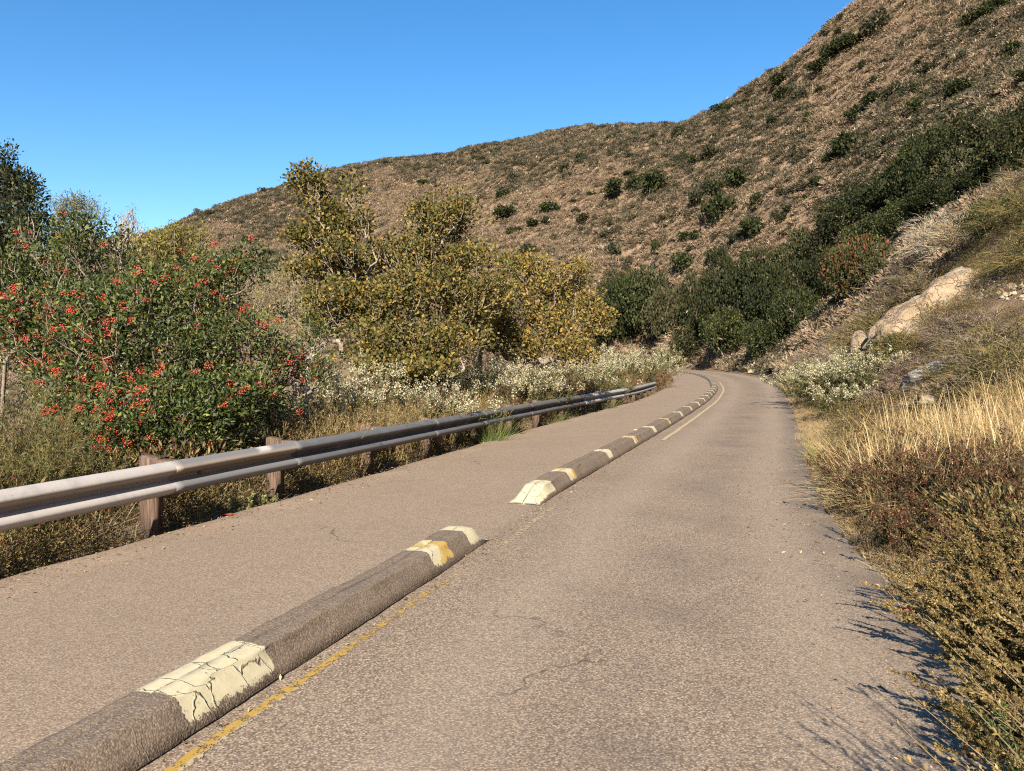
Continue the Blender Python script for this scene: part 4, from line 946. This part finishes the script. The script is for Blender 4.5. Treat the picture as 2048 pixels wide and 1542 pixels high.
# dark tree at the left edge
tree('oak_tree', 'tall dark green tree rising at the left edge behind the berry bush', 'tree', Pz(-60, 17),
     [B(-40, 430, 17, 110, 110), B(20, 500, 17, 90, 90), B(0, 340, 17, 45, 50), B(45, 380, 17, 38, 40), B(-80, 330, 17, 70, 60), B(60, 450, 16.5, 50, 60), B(-20, 600, 17, 110, 70), B(120, 540, 17.5, 50, 50)],
     520, 60, 0.30, 0.085, 0.5, DARK, M_leaf, bark=M_bark_dark, r_tip=0.006, gap=0.5, gsc=0.8)
tree('willow_tree', 'pale olive feathery treetop against the sky beside the dark tree', 'tree', Pz(150, 26), [B(150, 410, 26, 40, 18), B(125, 430, 26, 24, 34), B(195, 425, 26, 22, 12), B(150, 480, 26, 50, 50)], 150, 45, 0.35, 0.10, 0.25, [(0.17, 0.17, 0.075), (0.23, 0.21, 0.10), (0.12, 0.13, 0.06)], M_soft, r_tip=0.008, gap=0.4)
tree('snag_tree', 'sparse half-dead tree with a bare hooked limb against the sky', 'tree', Pz(252, 27), [B(250, 440, 27, 24, 22), B(262, 420, 27, 14, 14), B(285, 452, 27, 12, 5), B(240, 480, 27, 22, 20)], 60, 9, 0.22, 0.09, 0.2, [(0.26, 0.25, 0.2), (0.18, 0.19, 0.14)], M_soft, bark=M_snag, r_tip=0.012, bare=0.3, wob=0.25)
tree('willow_tree', 'olive yellow leafy tree below the ridge line left of centre', 'tree', Pz(340, 21), [B(330, 520, 21, 62, 60), B(370, 490, 21, 46, 40), B(300, 580, 21, 70, 60), B(400, 570, 21, 50, 60)], 330, 50, 0.28, 0.085, 0.4, [(0.21, 0.185, 0.05), (0.15, 0.145, 0.045), (0.28, 0.22, 0.07)], M_soft, r_tip=0.006, gap=0.5, gsc=0.8)
tree('willow_tree', 'greyish straw coloured fine-twigged tree behind the berry bush and yellow trees', 'tree', Pz(590, 24), [B(590, 540, 24, 60, 46), B(520, 600, 24, 80, 60), B(620, 600, 23, 60, 60), B(560, 660, 22, 90, 50)], 300, 34, 0.33, 0.13, 0.14, [(0.30, 0.25, 0.11), (0.24, 0.19, 0.10), (0.34, 0.28, 0.16)], M_soft, r_tip=0.007, gap=0.35, wcol=(0.4, 0.34, 0.27))
# yellowing sycamore-like trees
kw = dict(n_leaf=34, rad=0.25, L=0.092, wr=0.65, colors=YELLOW, lm=M_soft, colw=[.2, .26, .23, .07, .18, .06], wob=0.22, gap=0.72, gsc=0.6, shell=0.42)
tree('yellowing_tree', 'tall yellow-leaved tree whose left top stands up against the sky', 'tree', Pz(800, 18), [B(615, 355, 18, 40, 24), B(650, 395, 18, 55, 34), B(705, 375, 18, 45, 30), B(680, 440, 18, 80, 26), B(640, 470, 18, 55, 26), B(700, 520, 18, 90, 46), B(620, 540, 18, 50, 22), B(700, 610, 17.6, 95, 50), B(790, 590, 17.6, 70, 60), B(760, 690, 17, 100, 50), B(640, 650, 17.4, 40, 26), B(800, 730, 16.5, 90, 30), B(600, 470, 18, 30, 20)],
     700, r_tip=0.0066, **kw)
tree('yellowing_tree', 'broad yellow-green tree in the middle, its rounded top below the ridge', 'tree', Pz(850, 19), [B(900, 410, 19, 55, 38), B(865, 440, 19, 60, 40), B(930, 450, 19, 50, 40), B(830, 510, 19, 80, 44), B(930, 520, 19, 80, 40), B(870, 590, 18.5, 90, 55), B(960, 600, 18.5, 80, 55), B(890, 680, 18, 100, 48), B(990, 540, 19, 50, 40), B(850, 735, 17.5, 90, 30)],
     640, r_tip=0.0068, **kw)
tree('yellowing_tree', 'orange-tinged yellow tree with drooping branches at the right end of the trees', 'tree', Pz(1040, 21), [B(1110, 545, 21, 72, 36), B(1060, 590, 21, 75, 46), B(1150, 600, 21, 55, 40), B(1190, 640, 20.5, 34, 36), B(1180, 680, 20.5, 30, 30), B(1040, 530, 21, 50, 24), B(1000, 600, 20.5, 60, 40), B(1100, 650, 20.5, 70, 40), B(1150, 700, 20.2, 50, 26), B(1045, 690, 20.2, 55, 30), B(975, 650, 20.5, 60, 40)],
     470, r_tip=0.0072, **{**kw, 'colw': [.32, .2, .16, .2, .08, .04]})
# leaning bleached trunks below the yellow trees
def snag(label, pts, r0, u, y, group=None):
    sh = behind(u, 2.6) - pts[0][2]; pts = [(a, c, e + sh) for a, c, e in pts]
    pp = np.array([P(*p) for p in pts]); pp[0][2] = float(zt(pp[0][0], pp[0][1])[0]) - 0.1
    t = thing('dead_trunk', label, 'dead tree', pp[0]); g = Geo(); n = 30
    s = np.linspace(0, len(pp) - 1, n); q = np.stack([np.interp(s, np.arange(len(pp)), pp[:, k]) for k in range(3)], 1); q[1:-1] += R.normal(size=(n - 2, 3)) * 0.012
    rr = r0 * np.linspace(1, 0.35, n); tubes(g, q[:-1], q[1:] + (q[1:] - q[:-1]) * 0.1, rr[:-1], rr[1:], (0.4, 0.35, 0.3), 7); loc_geo(g, pp[0]); g.build('trunk', M_snag, t)
    m = 26; k = R.integers(n // 2, n, m); d = nrm(rv(m) + [0, 0, 0.3]); g = Geo(); tubes(g, q[k], q[k] + d * R.uniform(0.15, 0.6, (m, 1)), r0 * 0.16, r0 * 0.05, (0.35, 0.3, 0.25), 4)
    blades(g, np.repeat(q[k] + d * 0.4, 6, 0), nrm(np.repeat(d, 6, 0) + rv(m * 6) * 0.7), R.uniform(0.1, 0.35, m * 6), 0.006, pal(GREYDRY, m * 6), bend=0.4)
    loc_geo(g, pp[0]); g.build('branches', M_snag, t); return t
snag('pale leaning dead trunk below the yellow trees', [(950, 760, 15.5), (962, 700, 15.6), (985, 655, 15.8), (1010, 625, 16)], 0.075, 960, 15.5)
snag('bleached crooked limb reaching right under the orange-tinged tree', [(1010, 760, 16.5), (1045, 690, 16.5), (1070, 668, 16.6), (1095, 662, 16.8), (1135, 672, 17)], 0.055, 1050, 16.5)
snag('pale forked dead limb standing in the dry brush right of the berries', [(610, 800, 12.6), (615, 720, 12.8), (635, 705, 12.8), (660, 680, 13)], 0.05, 620, 12.6)

# dry brush masses behind the rail
for u, v, y, rx, rz, n, c, lb in [(520, 0, 13.5, 1.4, 2.0, 170, GREYDRY, 'tangle of grey dry twigs between berry bush and yellow trees'), (640, 0, 12.2, 0.9, 1.25, 120, GREYDRY, 'rounded leafless grey shrub behind the rail, left of the white-flowered bushes'), (700, 0, 14.5, 1.1, 1.7, 130, STRAW, 'straw coloured twiggy shrub below the tall yellow tree'), (1035, 0, 18.2, 1.2, 1.5, 150, GREYDRY, 'grey twiggy bush among the pale dead trunks'), (1120, 0, 19.5, 1.0, 1.4, 110, GREYDRY, 'brownish grey shrub below the orange-tinged tree'), (820, 0, 14.4, 0.8, 1.1, 100, STRAW, 'dry straw shrub beneath the middle yellow tree')]:
    y = max(y, behind(u, 1.3 + rx)); twig_shrub('dry_shrub', lb, 'shrub', u, v, y, rx, rz, n, c)
for u, d, vt, rx, c, lb in [(20, 2.4, 850, 0.9, OLIVE, 'olive brush below the left part of the berry bush'), (170, 2.2, 880, 0.8, GREYDRY, 'dead twiggy brush under the berry bush'), (330, 2.4, 860, 0.8, OLIVE + GREYDRY, 'shaded brush under the middle of the berry bush'), (450, 2.4, 850, 0.8, GREYDRY, 'dry brush under the right part of the berry bush'), (540, 1.8, 800, 0.8, GREYDRY + STRAW, 'dry brown brush at the right foot of the berry bush'), (600, 3.6, 720, 1.1, GREYDRY + STRAW, 'tall grey straw brush between berry bush and yellow trees'), (680, 3.2, 730, 1.1, OLIVE + GREYDRY, 'olive brown brush at the foot of the tall yellow tree'), (780, 3.2, 735, 1.1, OLIVE, 'dark olive brush below the middle yellow tree'), (880, 3.4, 720, 1.2, GREYDRY + OLIVE, 'brown olive brush below the broad yellow tree'), (1000, 3.6, 700, 1.3, GREYDRY, 'grey brush round the foot of the dead trunk'), (1080, 3.4, 690, 1.3, GREYDRY + OLIVE, 'grey-olive brush below the crooked limb'), (1170, 3.2, 690, 1.4, OLIVE, 'olive brush below the drooping orange-tinged branches')]:
    y = behind(u, d); twig_shrub('understory_shrub', lb, 'shrub', u, 0, y, rx, max(height_for(u, vt, y), 0.5), 130, c, w=0.008)
# white-flowered bushes
FG = [(0.11, 0.115, 0.042), (0.155, 0.145, 0.058), (0.075, 0.085, 0.032), (0.20, 0.17, 0.08)]
WF = [(735, 1.9, 722, 60, 'white-flowered bush under the tall yellow tree, farthest left of them', 130), (896, 0.75, 772, 34, 'compact white-flowered bush leaning over the guardrail', 120), (945, 2.3, 705, 56, 'wide bush topped with a row of white flowers beside the dead trunk', 120), (1055, 1.0, 730, 44, 'bushy heap of white blossom just above the middle of the rail', 150), (1005, 1.6, 735, 40, 'white blossom bush in front of the dead trunk', 90),
      (1120, 2.6, 688, 46, 'tall white-plumed bush at the foot of the orange-tinged tree', 110), (1180, 2.2, 700, 50, 'white-plumed bush beside the dark trees', 90), (1230, 1.8, 705, 55, 'olive bush with cream plumes before the end of the rail', 60), (1272, 1.5, 702, 60, 'yellow-green bush with few plumes at the end of the rail', 50), (1302, 0.9, 712, 55, 'last olive bush overhanging the rail end', 36), (1205, 0.9, 742, 40, 'low olive plume bush leaning on the far rail', 26)]
for u, d, vt, n, lb, fl in WF:
    y = behind(u, d); h = height_for(u, vt, y)
    wand_shrub('flowering_bush', lb, 'bush', u, 0, y, h * 1.12, int(n * 1.5), 0.8, flowers=int(fl * 1.5), colors=FG, dens=75, leafL=0.05 + y * 0.001, leafW=0.25, bend=0.22, base_r=0.2, fshare=0.6, flr=0.06 + 0.0022 * y, fls=0.022 + 0.001 * y)
wand_shrub('flowering_bush', 'pale bush with cream plumes far off at the bend', 'bush', 1335, 0, 93, 3.2, 60, 1.0, flowers=60, colors=FG, dens=40, leafL=0.22, leafW=0.4, base_r=0.8, flr=0.2, fls=0.12, side=.5)
# rusty buckwheat and reddish heads behind the rail
for u, d, vt, lb in [(820, 1.6, 765, 'rusty red seed-headed plant between two white-flowered bushes'), (975, 1.3, 765, 'rusty brown seed heads behind the middle of the rail'), (1150, 1.1, 745, 'orange-brown withered plant behind the far rail'), (1112, 1.2, 755, 'rust coloured plant left of the cream plumes'), (1262, 0.8, 735, 'small orange-brown plant by the last rail posts'), (1322, 0.3, 735, 'rusty plant closing off the end of the rail')]:
    y = behind(u, d); h = height_for(u, vt, y)
    wand_shrub('buckwheat_plant', lb, 'plant', u, 0, y, h * 1.1, 46, 0.7, flowers=90, colors=[(0.15, 0.09, 0.045), (0.2, 0.14, 0.06)] + RUST[:2], dens=26, leafL=0.05, fl=RUST if u < 1000 else [(0.34, 0.17, 0.07), (0.26, 0.12, 0.05)], flr=0.05, fls=0.026, base_r=0.25)
# feathery green-gold shrubs at the near rail
for u, y, h, n, lb in [(40, 8.0, 1.85, 130, 'feathery olive shrub behind the rail at the left edge, tallest'), (115, 7.7, 1.25, 80, 'feathery yellow-green shrub leaning towards the berry bush'), (-60, 7.4, 1.9, 120, 'feathery shrub half out of the left edge of the picture'), (20, 7.0, 1.15, 90, 'low feathery green clump pressed against the near rail')]:
    wand_shrub('feathery_shrub', lb, 'shrub', u, 0, y, h, n, 0.42, colors=OLIVE + [(0.10, 0.115, 0.032), (0.22, 0.20, 0.06), (0.15, 0.155, 0.045)], dens=130, leafL=0.045, leafW=0.13, bend=0.3, base_r=0.22, start=0.15)
# rabbitbrush-like golden stems behind the rail
for u, d, vt, lb in [(640, 1.6, 770, 'straw weeds under the forked dead limb'), (1040, 1.8, 745, 'dull straw weeds behind the heap of white blossom'), (1165, 1.6, 725, 'straw coloured weeds among the cream plumes'), (910, 1.8, 755, 'olive weeds behind the compact white-flowered bush'), (1240, 1.1, 745, 'straw weeds leaning on the far rail'), (945, 0.8, 788, 'golden straw stems packed behind the rail below the white blossom'), (680, 0.9, 800, 'dry golden brown stems behind the rail left of centre'), (775, 0.9, 790, 'dull olive stems filling the gap behind the rail'), (845, 0.9, 785, 'dry straw clump left of the compact white-flowered bush'), (1085, 1.1, 765, 'golden stems above the broken white paint of the rail'), (600, 1.0, 800, 'brown dry stems right of the berry bush'), (730, 1.3, 780, 'grey-brown stems before the first white-flowered bush'), (1000, 0.8, 782, 'pale straw stems right under the heap of white blossom')]:
    y = behind(u, d); h = height_for(u, vt, y)
    wand_shrub('dry_weed_clump', lb, 'plant', u, 0, y, h, 150, 0.5, colors=STRAW + OLIVE, dens=22, leafL=0.05, leafW=0.16, bend=0.2, base_r=0.32, start=0.35, scol=(0.3, 0.22, 0.1))
# green tufts in front of the rail
for u, vt, n, lb in [(985, 825, 300, 'bright green grassy tuft growing up in front of the rail'), (1213, 786, 200, 'green weed tuft in front of the far rail'), (1110, 812, 140, 'green weeds under the white-chipped rail')]:
    y = behind(u, 0.06); h = height_for(u, vt, y)
    t = tag(tuft_geo(n, h * 1.25, 0.75, [(0.12, 0.17, 0.04), (0.18, 0.21, 0.06), (0.09, 0.12, 0.035)], 0.008, 0.35, 0.09).build('grass_tuft', M_soft), lb, 'plant'); x = Pz(u, y)[0]; t.location = (x, y, float(zt(x, y)[0]) - .02)
for u, lb in [(478, 'small upright green weed before the second rail post'), (530, 'spiky pale green weed standing against the rail')]:
    wand_shrub('roadside_weed', lb, 'plant', u, 0, behind(u, 0.12), 0.42, 8, 0.3, colors=[(0.2, 0.22, 0.08), (0.28, 0.26, 0.11)], dens=60, leafL=0.035, leafW=0.35, bend=0.1, base_r=0.04, start=.2, side=.15)

# ------------------------------------------------------------------ right side
RW = [(1618, 25.5, 1.25, 60, 130, 'white-flowered bush at the road edge, farthest of the right-hand ones'), (1665, 22.5, 1.3, 70, 170, 'green bush thick with cream flowers beside the road'), (1725, 20.0, 1.2, 70, 150, 'cream-flowered bush below the small pale rock'), (1775, 19.0, 1.0, 50, 90, 'cream-flowered bush nearest the whitish boulder'), (1690, 18.2, 0.85, 50, 80, 'low flowered bush at the edge of the golden grass'), (1640, 29, 1.7, 40, 50, 'tall slender plume bush above the roadside blossom')]
for u, y, h, n, fl, lb in RW:
    wand_shrub('flowering_bush', lb, 'bush', u, 0, y, h + 0.3, n, 0.95, flowers=fl, colors=FG, dens=70, leafL=0.07, leafW=0.28, bend=0.3, base_r=0.3, fshare=0.75, flr=0.085, fls=0.04)
DR = [(1945, 12.6, 0.9, 0.85, OLIVE + GREYDRY, 'olive-grey bush standing behind the golden grass'), (2040, 12.2, 1.0, 0.95, OLIVE, 'olive bush at the right edge just behind the golden grass'), (2000, 17, 1.3, 1.1, GREYDRY + OLIVE, 'greyish bush on the slope right of the dark dead bush'), (1930, 19, 1.0, 0.75, GREYDRY, 'grey brush along the lower edge of the large boulder'), (2050, 16.5, 1.1, 0.8, OLIVE, 'wide olive bush at the right edge of the slope'), (1800, 21, 0.8, 0.6, OLIVE, 'little olive bush at the left foot of the large boulder'), (1880, 13.2, 0.6, 0.5, GREYDRY + STRAW, 'low straw-grey bush under the whitish boulder'), (1700, 30, 1.5, 1.3, GREYDRY, 'brownish bush above the small pale rock'), (1650, 33, 1.6, 1.5, GREYDRY, 'reddish grey dry bush on the bank left of the small pale rock'), (1735, 33, 1.6, 1.6, OLIVE, 'olive twiggy bush behind the large boulder'), (1790, 34, 1.8, 1.7, OLIVE + GREYDRY, 'brown-olive bush along the upper edge of the large boulder'), (1850, 33, 1.5, 1.4, GREYDRY + OLIVE, 'grey bush above the middle of the large boulder'), (1900, 40, 2.4, 2.6, [(0.42, 0.36, 0.27), (0.34, 0.28, 0.2)], 'tall pale wispy dry bush high on the near slope'), (1840, 42, 1.6, 1.6, GREYDRY, 'grey twiggy bush beside the tall wispy one'), (1850, 17.8, 1.0, 0.9, [(0.2, 0.14, 0.10), (0.14, 0.1, 0.075)], 'dark brown dead bush between the two boulders'), (1795, 17.2, 0.75, 0.7, [(0.17, 0.12, 0.09), (0.25, 0.19, 0.14)], 'dark dead twigs at the left of the whitish boulder'),
      (1955, 14.6, 1.1, 1.0, OLIVE + GREYDRY, 'olive-grey bush right of the whitish boulder'), (2030, 13.4, 1.2, 1.1, OLIVE + GREYDRY, 'olive twiggy bush at the right edge above the straw grass'), (2085, 20, 1.3, 1.2, OLIVE, 'olive bush below the stony shoulder at the right edge'), (1905, 15.5, .9, .6, GREYDRY, 'low grey twigs covering the whitish boulder from the right'), (2060, 24, 1.6, 1.2, OLIVE, 'dull green bush at the right edge below the stony shoulder'), (1700, 45, 1.8, 1.5, GREYDRY, 'grey bush under the red-tinged tree'), (1625, 48, 1.6, 1.3, GREYDRY, 'pinkish grey bush on the bank above the road'), (2060, 30, 2.0, 1.8, OLIVE + GREYDRY, 'grey-olive bush at the right edge above the shoulder'), (1960, 34, 1.8, 1.3, GREYDRY + STRAW, 'straw-grey bush right above the stony shoulder')]
for u, y, rx, rz, c, lb in DR: twig_shrub('dry_shrub', lb, 'shrub', u, 0, y, rx, rz, 150, c, w=0.006 + 0.0003 * y)
# buckwheat, dark red, over the road edge
for u, y, h, n, lb, off in [(1805, 7.7, 0.70, 120, 'dark red seed-headed buckwheat bush leaning over the asphalt', 0), (1905, 7.0, 0.74, 130, 'wide buckwheat bush with rusty heads right of the first', 0), (2010, 6.6, 0.74, 110, 'rusty buckwheat at the right edge, behind the golden sprays', 0), (1745, 8.9, 0.5, 70, 'small buckwheat at the left foot of the dark red ones', 0), (1870, 6.1, 0.42, 90, 'low tangled buckwheat spilling on the asphalt', 0)]:
    wand_shrub('buckwheat_bush', lb, 'bush', u, 0, y, h + 0.1, n, 0.85, flowers=int(n * 1.6), colors=[(0.085, 0.075, 0.032), (0.125, 0.10, 0.04), (0.05, 0.045, 0.022), (0.12, 0.055, 0.03)], dens=85, leafL=0.026, leafW=0.35, stemw=0.004, bend=0.25, base_r=0.3, fl=RUST + [(0.32, 0.22, 0.14)], flr=0.026, fls=0.014, start=.2, scol=(0.17, 0.10, 0.07), fshare=.9)
# golden sagebrush sprays in the right foreground
SB = [(2.98, 4.4, 0.66, 80, (-0.7, -0.25), 'golden feathery sagebrush spraying towards the road, farther one'), (2.68, 3.7, 0.64, 90, (-0.7, -0.15), 'golden sagebrush at the right edge throwing its shadow on the road'), (2.36, 3.05, 0.52, 80, (-0.55, 0.0), 'nearest golden sagebrush in the lower right corner'), (3.4, 5.0, 0.74, 70, (-0.5, -0.2), 'taller golden sagebrush behind the others at the right edge'), (2.95, 3.4, 0.78, 70, (-0.4, -0.1), 'golden sagebrush behind the nearest one, cut by the picture edge')]
SG = [(0.27, 0.19, 0.075), (0.19, 0.14, 0.056), (0.34, 0.245, 0.105), (0.10, 0.082, 0.034)]
for x, y, h, n, ln, lb in SB:
    wand_shrub('sagebrush', lb, 'shrub', 0, 0, y, h, n, 0.75, xy=(x, y), lean=ln, colors=SG, dens=330, leafL=0.016, leafW=0.45, bend=0.35, base_r=0.2, start=0.25, stemw=0.0035, side=0.09, scol=(0.26, 0.19, 0.09))
wand_shrub('sagebrush', 'fresh green feathery sprig low in the right corner', 'shrub', 0, 0, 0, 0.40, 40, 0.8, xy=(1.98, 2.85), lean=(0.1, -0.1), colors=[(0.09, 0.13, 0.04), (0.14, 0.18, 0.06)], dens=130, leafL=0.02, leafW=0.2, bend=0.15, base_r=0.06, side=.2)
wand_shrub('sagebrush', 'tall sagebrush just inside the lower right corner shading the asphalt', 'shrub', 0, 0, 0, 1.35, 170, 0.6, xy=(1.85, 1.35), lean=(-0.2, 0.1), colors=SG, dens=200, leafL=0.013, leafW=0.4, bend=0.2, base_r=0.15, side=.2)
x, y = 2.75, 4.9
tag(tuft_geo(260, 0.34, 1.2, [(0.42, 0.31, 0.2), (0.33, 0.23, 0.15)], 0.004, 0.4, 0.16).build('grass_tuft', M_dry), 'low pinkish dry tuft at the asphalt edge before the sagebrush', 'plant').location = (x, y, -0.05)
tag(tuft_geo(180, 0.62, 0.8, [(0.15, 0.19, 0.05), (0.3, 0.29, 0.1)], 0.007, 0.4, 0.12).build('grass_tuft', M_soft), 'green-and-gold grass tuft at the right road edge', 'plant').location = ((1652 - 1024) / F * 11.4, 11.4, -0.02)

# grass along both verges, on the bank and under the trees
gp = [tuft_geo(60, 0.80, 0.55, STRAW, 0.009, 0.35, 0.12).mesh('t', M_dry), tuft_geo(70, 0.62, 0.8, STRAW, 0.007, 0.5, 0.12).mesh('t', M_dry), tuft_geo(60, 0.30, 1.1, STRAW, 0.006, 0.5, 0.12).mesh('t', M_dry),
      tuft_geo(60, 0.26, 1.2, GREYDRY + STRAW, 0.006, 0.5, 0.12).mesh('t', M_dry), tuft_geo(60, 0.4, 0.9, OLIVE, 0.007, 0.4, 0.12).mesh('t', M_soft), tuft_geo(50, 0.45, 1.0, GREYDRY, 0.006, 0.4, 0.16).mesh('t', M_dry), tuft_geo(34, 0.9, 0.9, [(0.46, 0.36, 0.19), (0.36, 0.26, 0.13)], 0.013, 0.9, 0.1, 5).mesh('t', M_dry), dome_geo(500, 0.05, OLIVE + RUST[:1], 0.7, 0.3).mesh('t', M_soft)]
def grass_pts(n, u0, u1, y0, y1, pw=1.5):
    y = y0 + (y1 - y0) * R.random(n) ** pw; u = R.uniform(u0, u1, n); x = (u - 1024) / F * y; dl, dr = side_dist(x, y); return x, y, dl, dr
x, y, dl, dr = grass_pts(20000, 1560, 2200, 2.6, 60); m = (dr > 0.12); x, y, dr = x[m], y[m], dr[m]
cl = fbm(x, y, 0.9, 3, 3.0); kp = (R.random(len(x)) < 0.62 + cl * 1.3) | (dr < 0.6); x, y, dr, cl = x[kp], y[kp], dr[kp], cl[kp]
tall = (y > 7.0) & (y < 11.8) & (dr > 0.35)
pk = np.where(tall, np.where(cl + 0.3 * R.normal(size=len(x)) > 0.1, R.choice([0, 1, 6], len(x)), R.choice([4, 1, 5, 7, 6], len(x))), np.where(dr < 0.7, R.choice([2, 3], len(x)), R.choice([7, 2, 3, 5, 4], len(x), p=[.3, .1, .15, .3, .15])))
sc_ = np.where(tall, 0.68 + 0.5 * R.random(len(x)) + 0.3 * cl, 0.5 + 0.5 * R.random(len(x))) * np.where(dr < 0.5, 0.7, 1)
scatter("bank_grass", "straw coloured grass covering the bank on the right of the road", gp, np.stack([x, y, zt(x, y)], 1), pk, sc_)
x, y, dl, dr = grass_pts(17000, -200, 1420, 4.5, 70); m = (dl > 0.26) & ((dl > 0.36) | (R.random(len(dl)) < .3)); x, y, dl = x[m], y[m], dl[m]
pk = np.where(dl < 0.8, R.choice([2, 3, 5, 3, 7], len(x)), R.choice([1, 7, 3, 4, 5], len(x), p=[.06, .3, .14, .2, .3])); sc_ = np.where(dl < 0.9, 0.35 + 0.5 * R.random(len(x)), 0.8 + 0.8 * R.random(len(x))) * np.where(dl < 0.3, 0.6, 1)
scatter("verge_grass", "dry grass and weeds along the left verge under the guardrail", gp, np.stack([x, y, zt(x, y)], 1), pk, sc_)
# straw mound at the bend
for u, v, y, rx, rz, lb in [(1372, 700, 106, 4.0, 4.6, 'straw coloured mound of dry brush in the bend'), (1405, 710, 106, 2.0, 2.2, 'smaller straw mound beside the shaded corner'), (1340, 715, 104, 2.2, 1.9, 'low straw brush left of the mound in the bend')]:
    x = (u - 1024) / F * y; twig_shrub('dry_shrub', lb, 'shrub', u, 0, y, rx, rz, 200, [(0.42, 0.31, 0.2), (0.34, 0.24, 0.15), (0.48, 0.37, 0.25)], w=0.05)
# fallen red leaves
for u, v, lb in [(460, 1032, 'curled orange-red fallen leaf at the left edge of the asphalt'), (1808, 1226, 'dark red fallen leaf by the right edge of the asphalt')]:
    q = G(u, v); g = Geo(); n = 5
    leaves(g, np.tile([[0, 0, 0.004]], (n, 1)) + rv(n) * [[0.02, 0.02, 0.0]], nrm(rv(n) * [1, 1, 0.15] + [0, 0, 0.12]), 0.06, 0.03, pal([(0.4, 0.08, 0.04)], n), up=np.array([[0, 0, 1.0]])); o = g.build('fallen_leaf', M_dry); o.location = (q[0], q[1], 0.004); tag(o, lb, 'leaf')

# grit, leaf scraps and stones gathered where the wheels do not run
def litter(name, label, path, off0, off1, n, smin, smax, cols, y1=16.0):
    sl = np.where((path[:, 1] > 1.8) & (path[:, 1] < y1))[0]; k = sl[R.integers(0, len(sl), n)]; t = tangents(path)[k]; nn_ = np.stack([t[:, 1], -t[:, 0]], 1)
    o = off0 + (off1 - off0) * R.random(n) ** 2; q = path[k] + nn_ * o[:, None] + R.normal(size=(n, 2)) * 0.02
    c = np.concatenate([q, np.full((n, 1), 0.002)], 1); s = R.uniform(smin, smax, n) ** 1.0
    g = Geo(); h = n // 2
    g.add((c[:h, None] + (o8[None] * R.uniform(.6, 1.3, (h, 6, 1))) * s[:h, None, None]).reshape(-1, 3), T=(F8[None] + np.arange(h)[:, None, None] * 6).reshape(-1, 3), C=np.repeat(pal(cols, h, 0.15), 6, 0))
    leaves(g, c[h:], nrm(rv(n - h) * [1, 1, 0.2] + [0, 0, 0.1]), s[h:] * 4, s[h:] * 1.6, pal([(0.25, 0.17, 0.09), (0.16, 0.10, 0.06), (0.34, 0.25, 0.14)], n - h, 0.2), up=np.array([[0, 0, 1.0]]))
    tag(g.build(name, M_dry), label, kind='stuff')
GR = [(0.22, 0.17, 0.12), (0.30, 0.235, 0.165), (0.14, 0.105, 0.08)]
litter('gravel', 'fine grit and leaf scraps along the right edge of the asphalt', PR, 0.05, -0.9, 1600, 0.003, 0.012, GR)
litter('gravel', 'crumbs of asphalt and grit against the foot of the kerb', PK, 0.01, 0.16, 1100, 0.003, 0.010, GR[::2])
litter('gravel', 'grit and dry leaf scraps along the left edge of the asphalt', PL, -0.02, 0.5, 1400, 0.003, 0.012, GR)
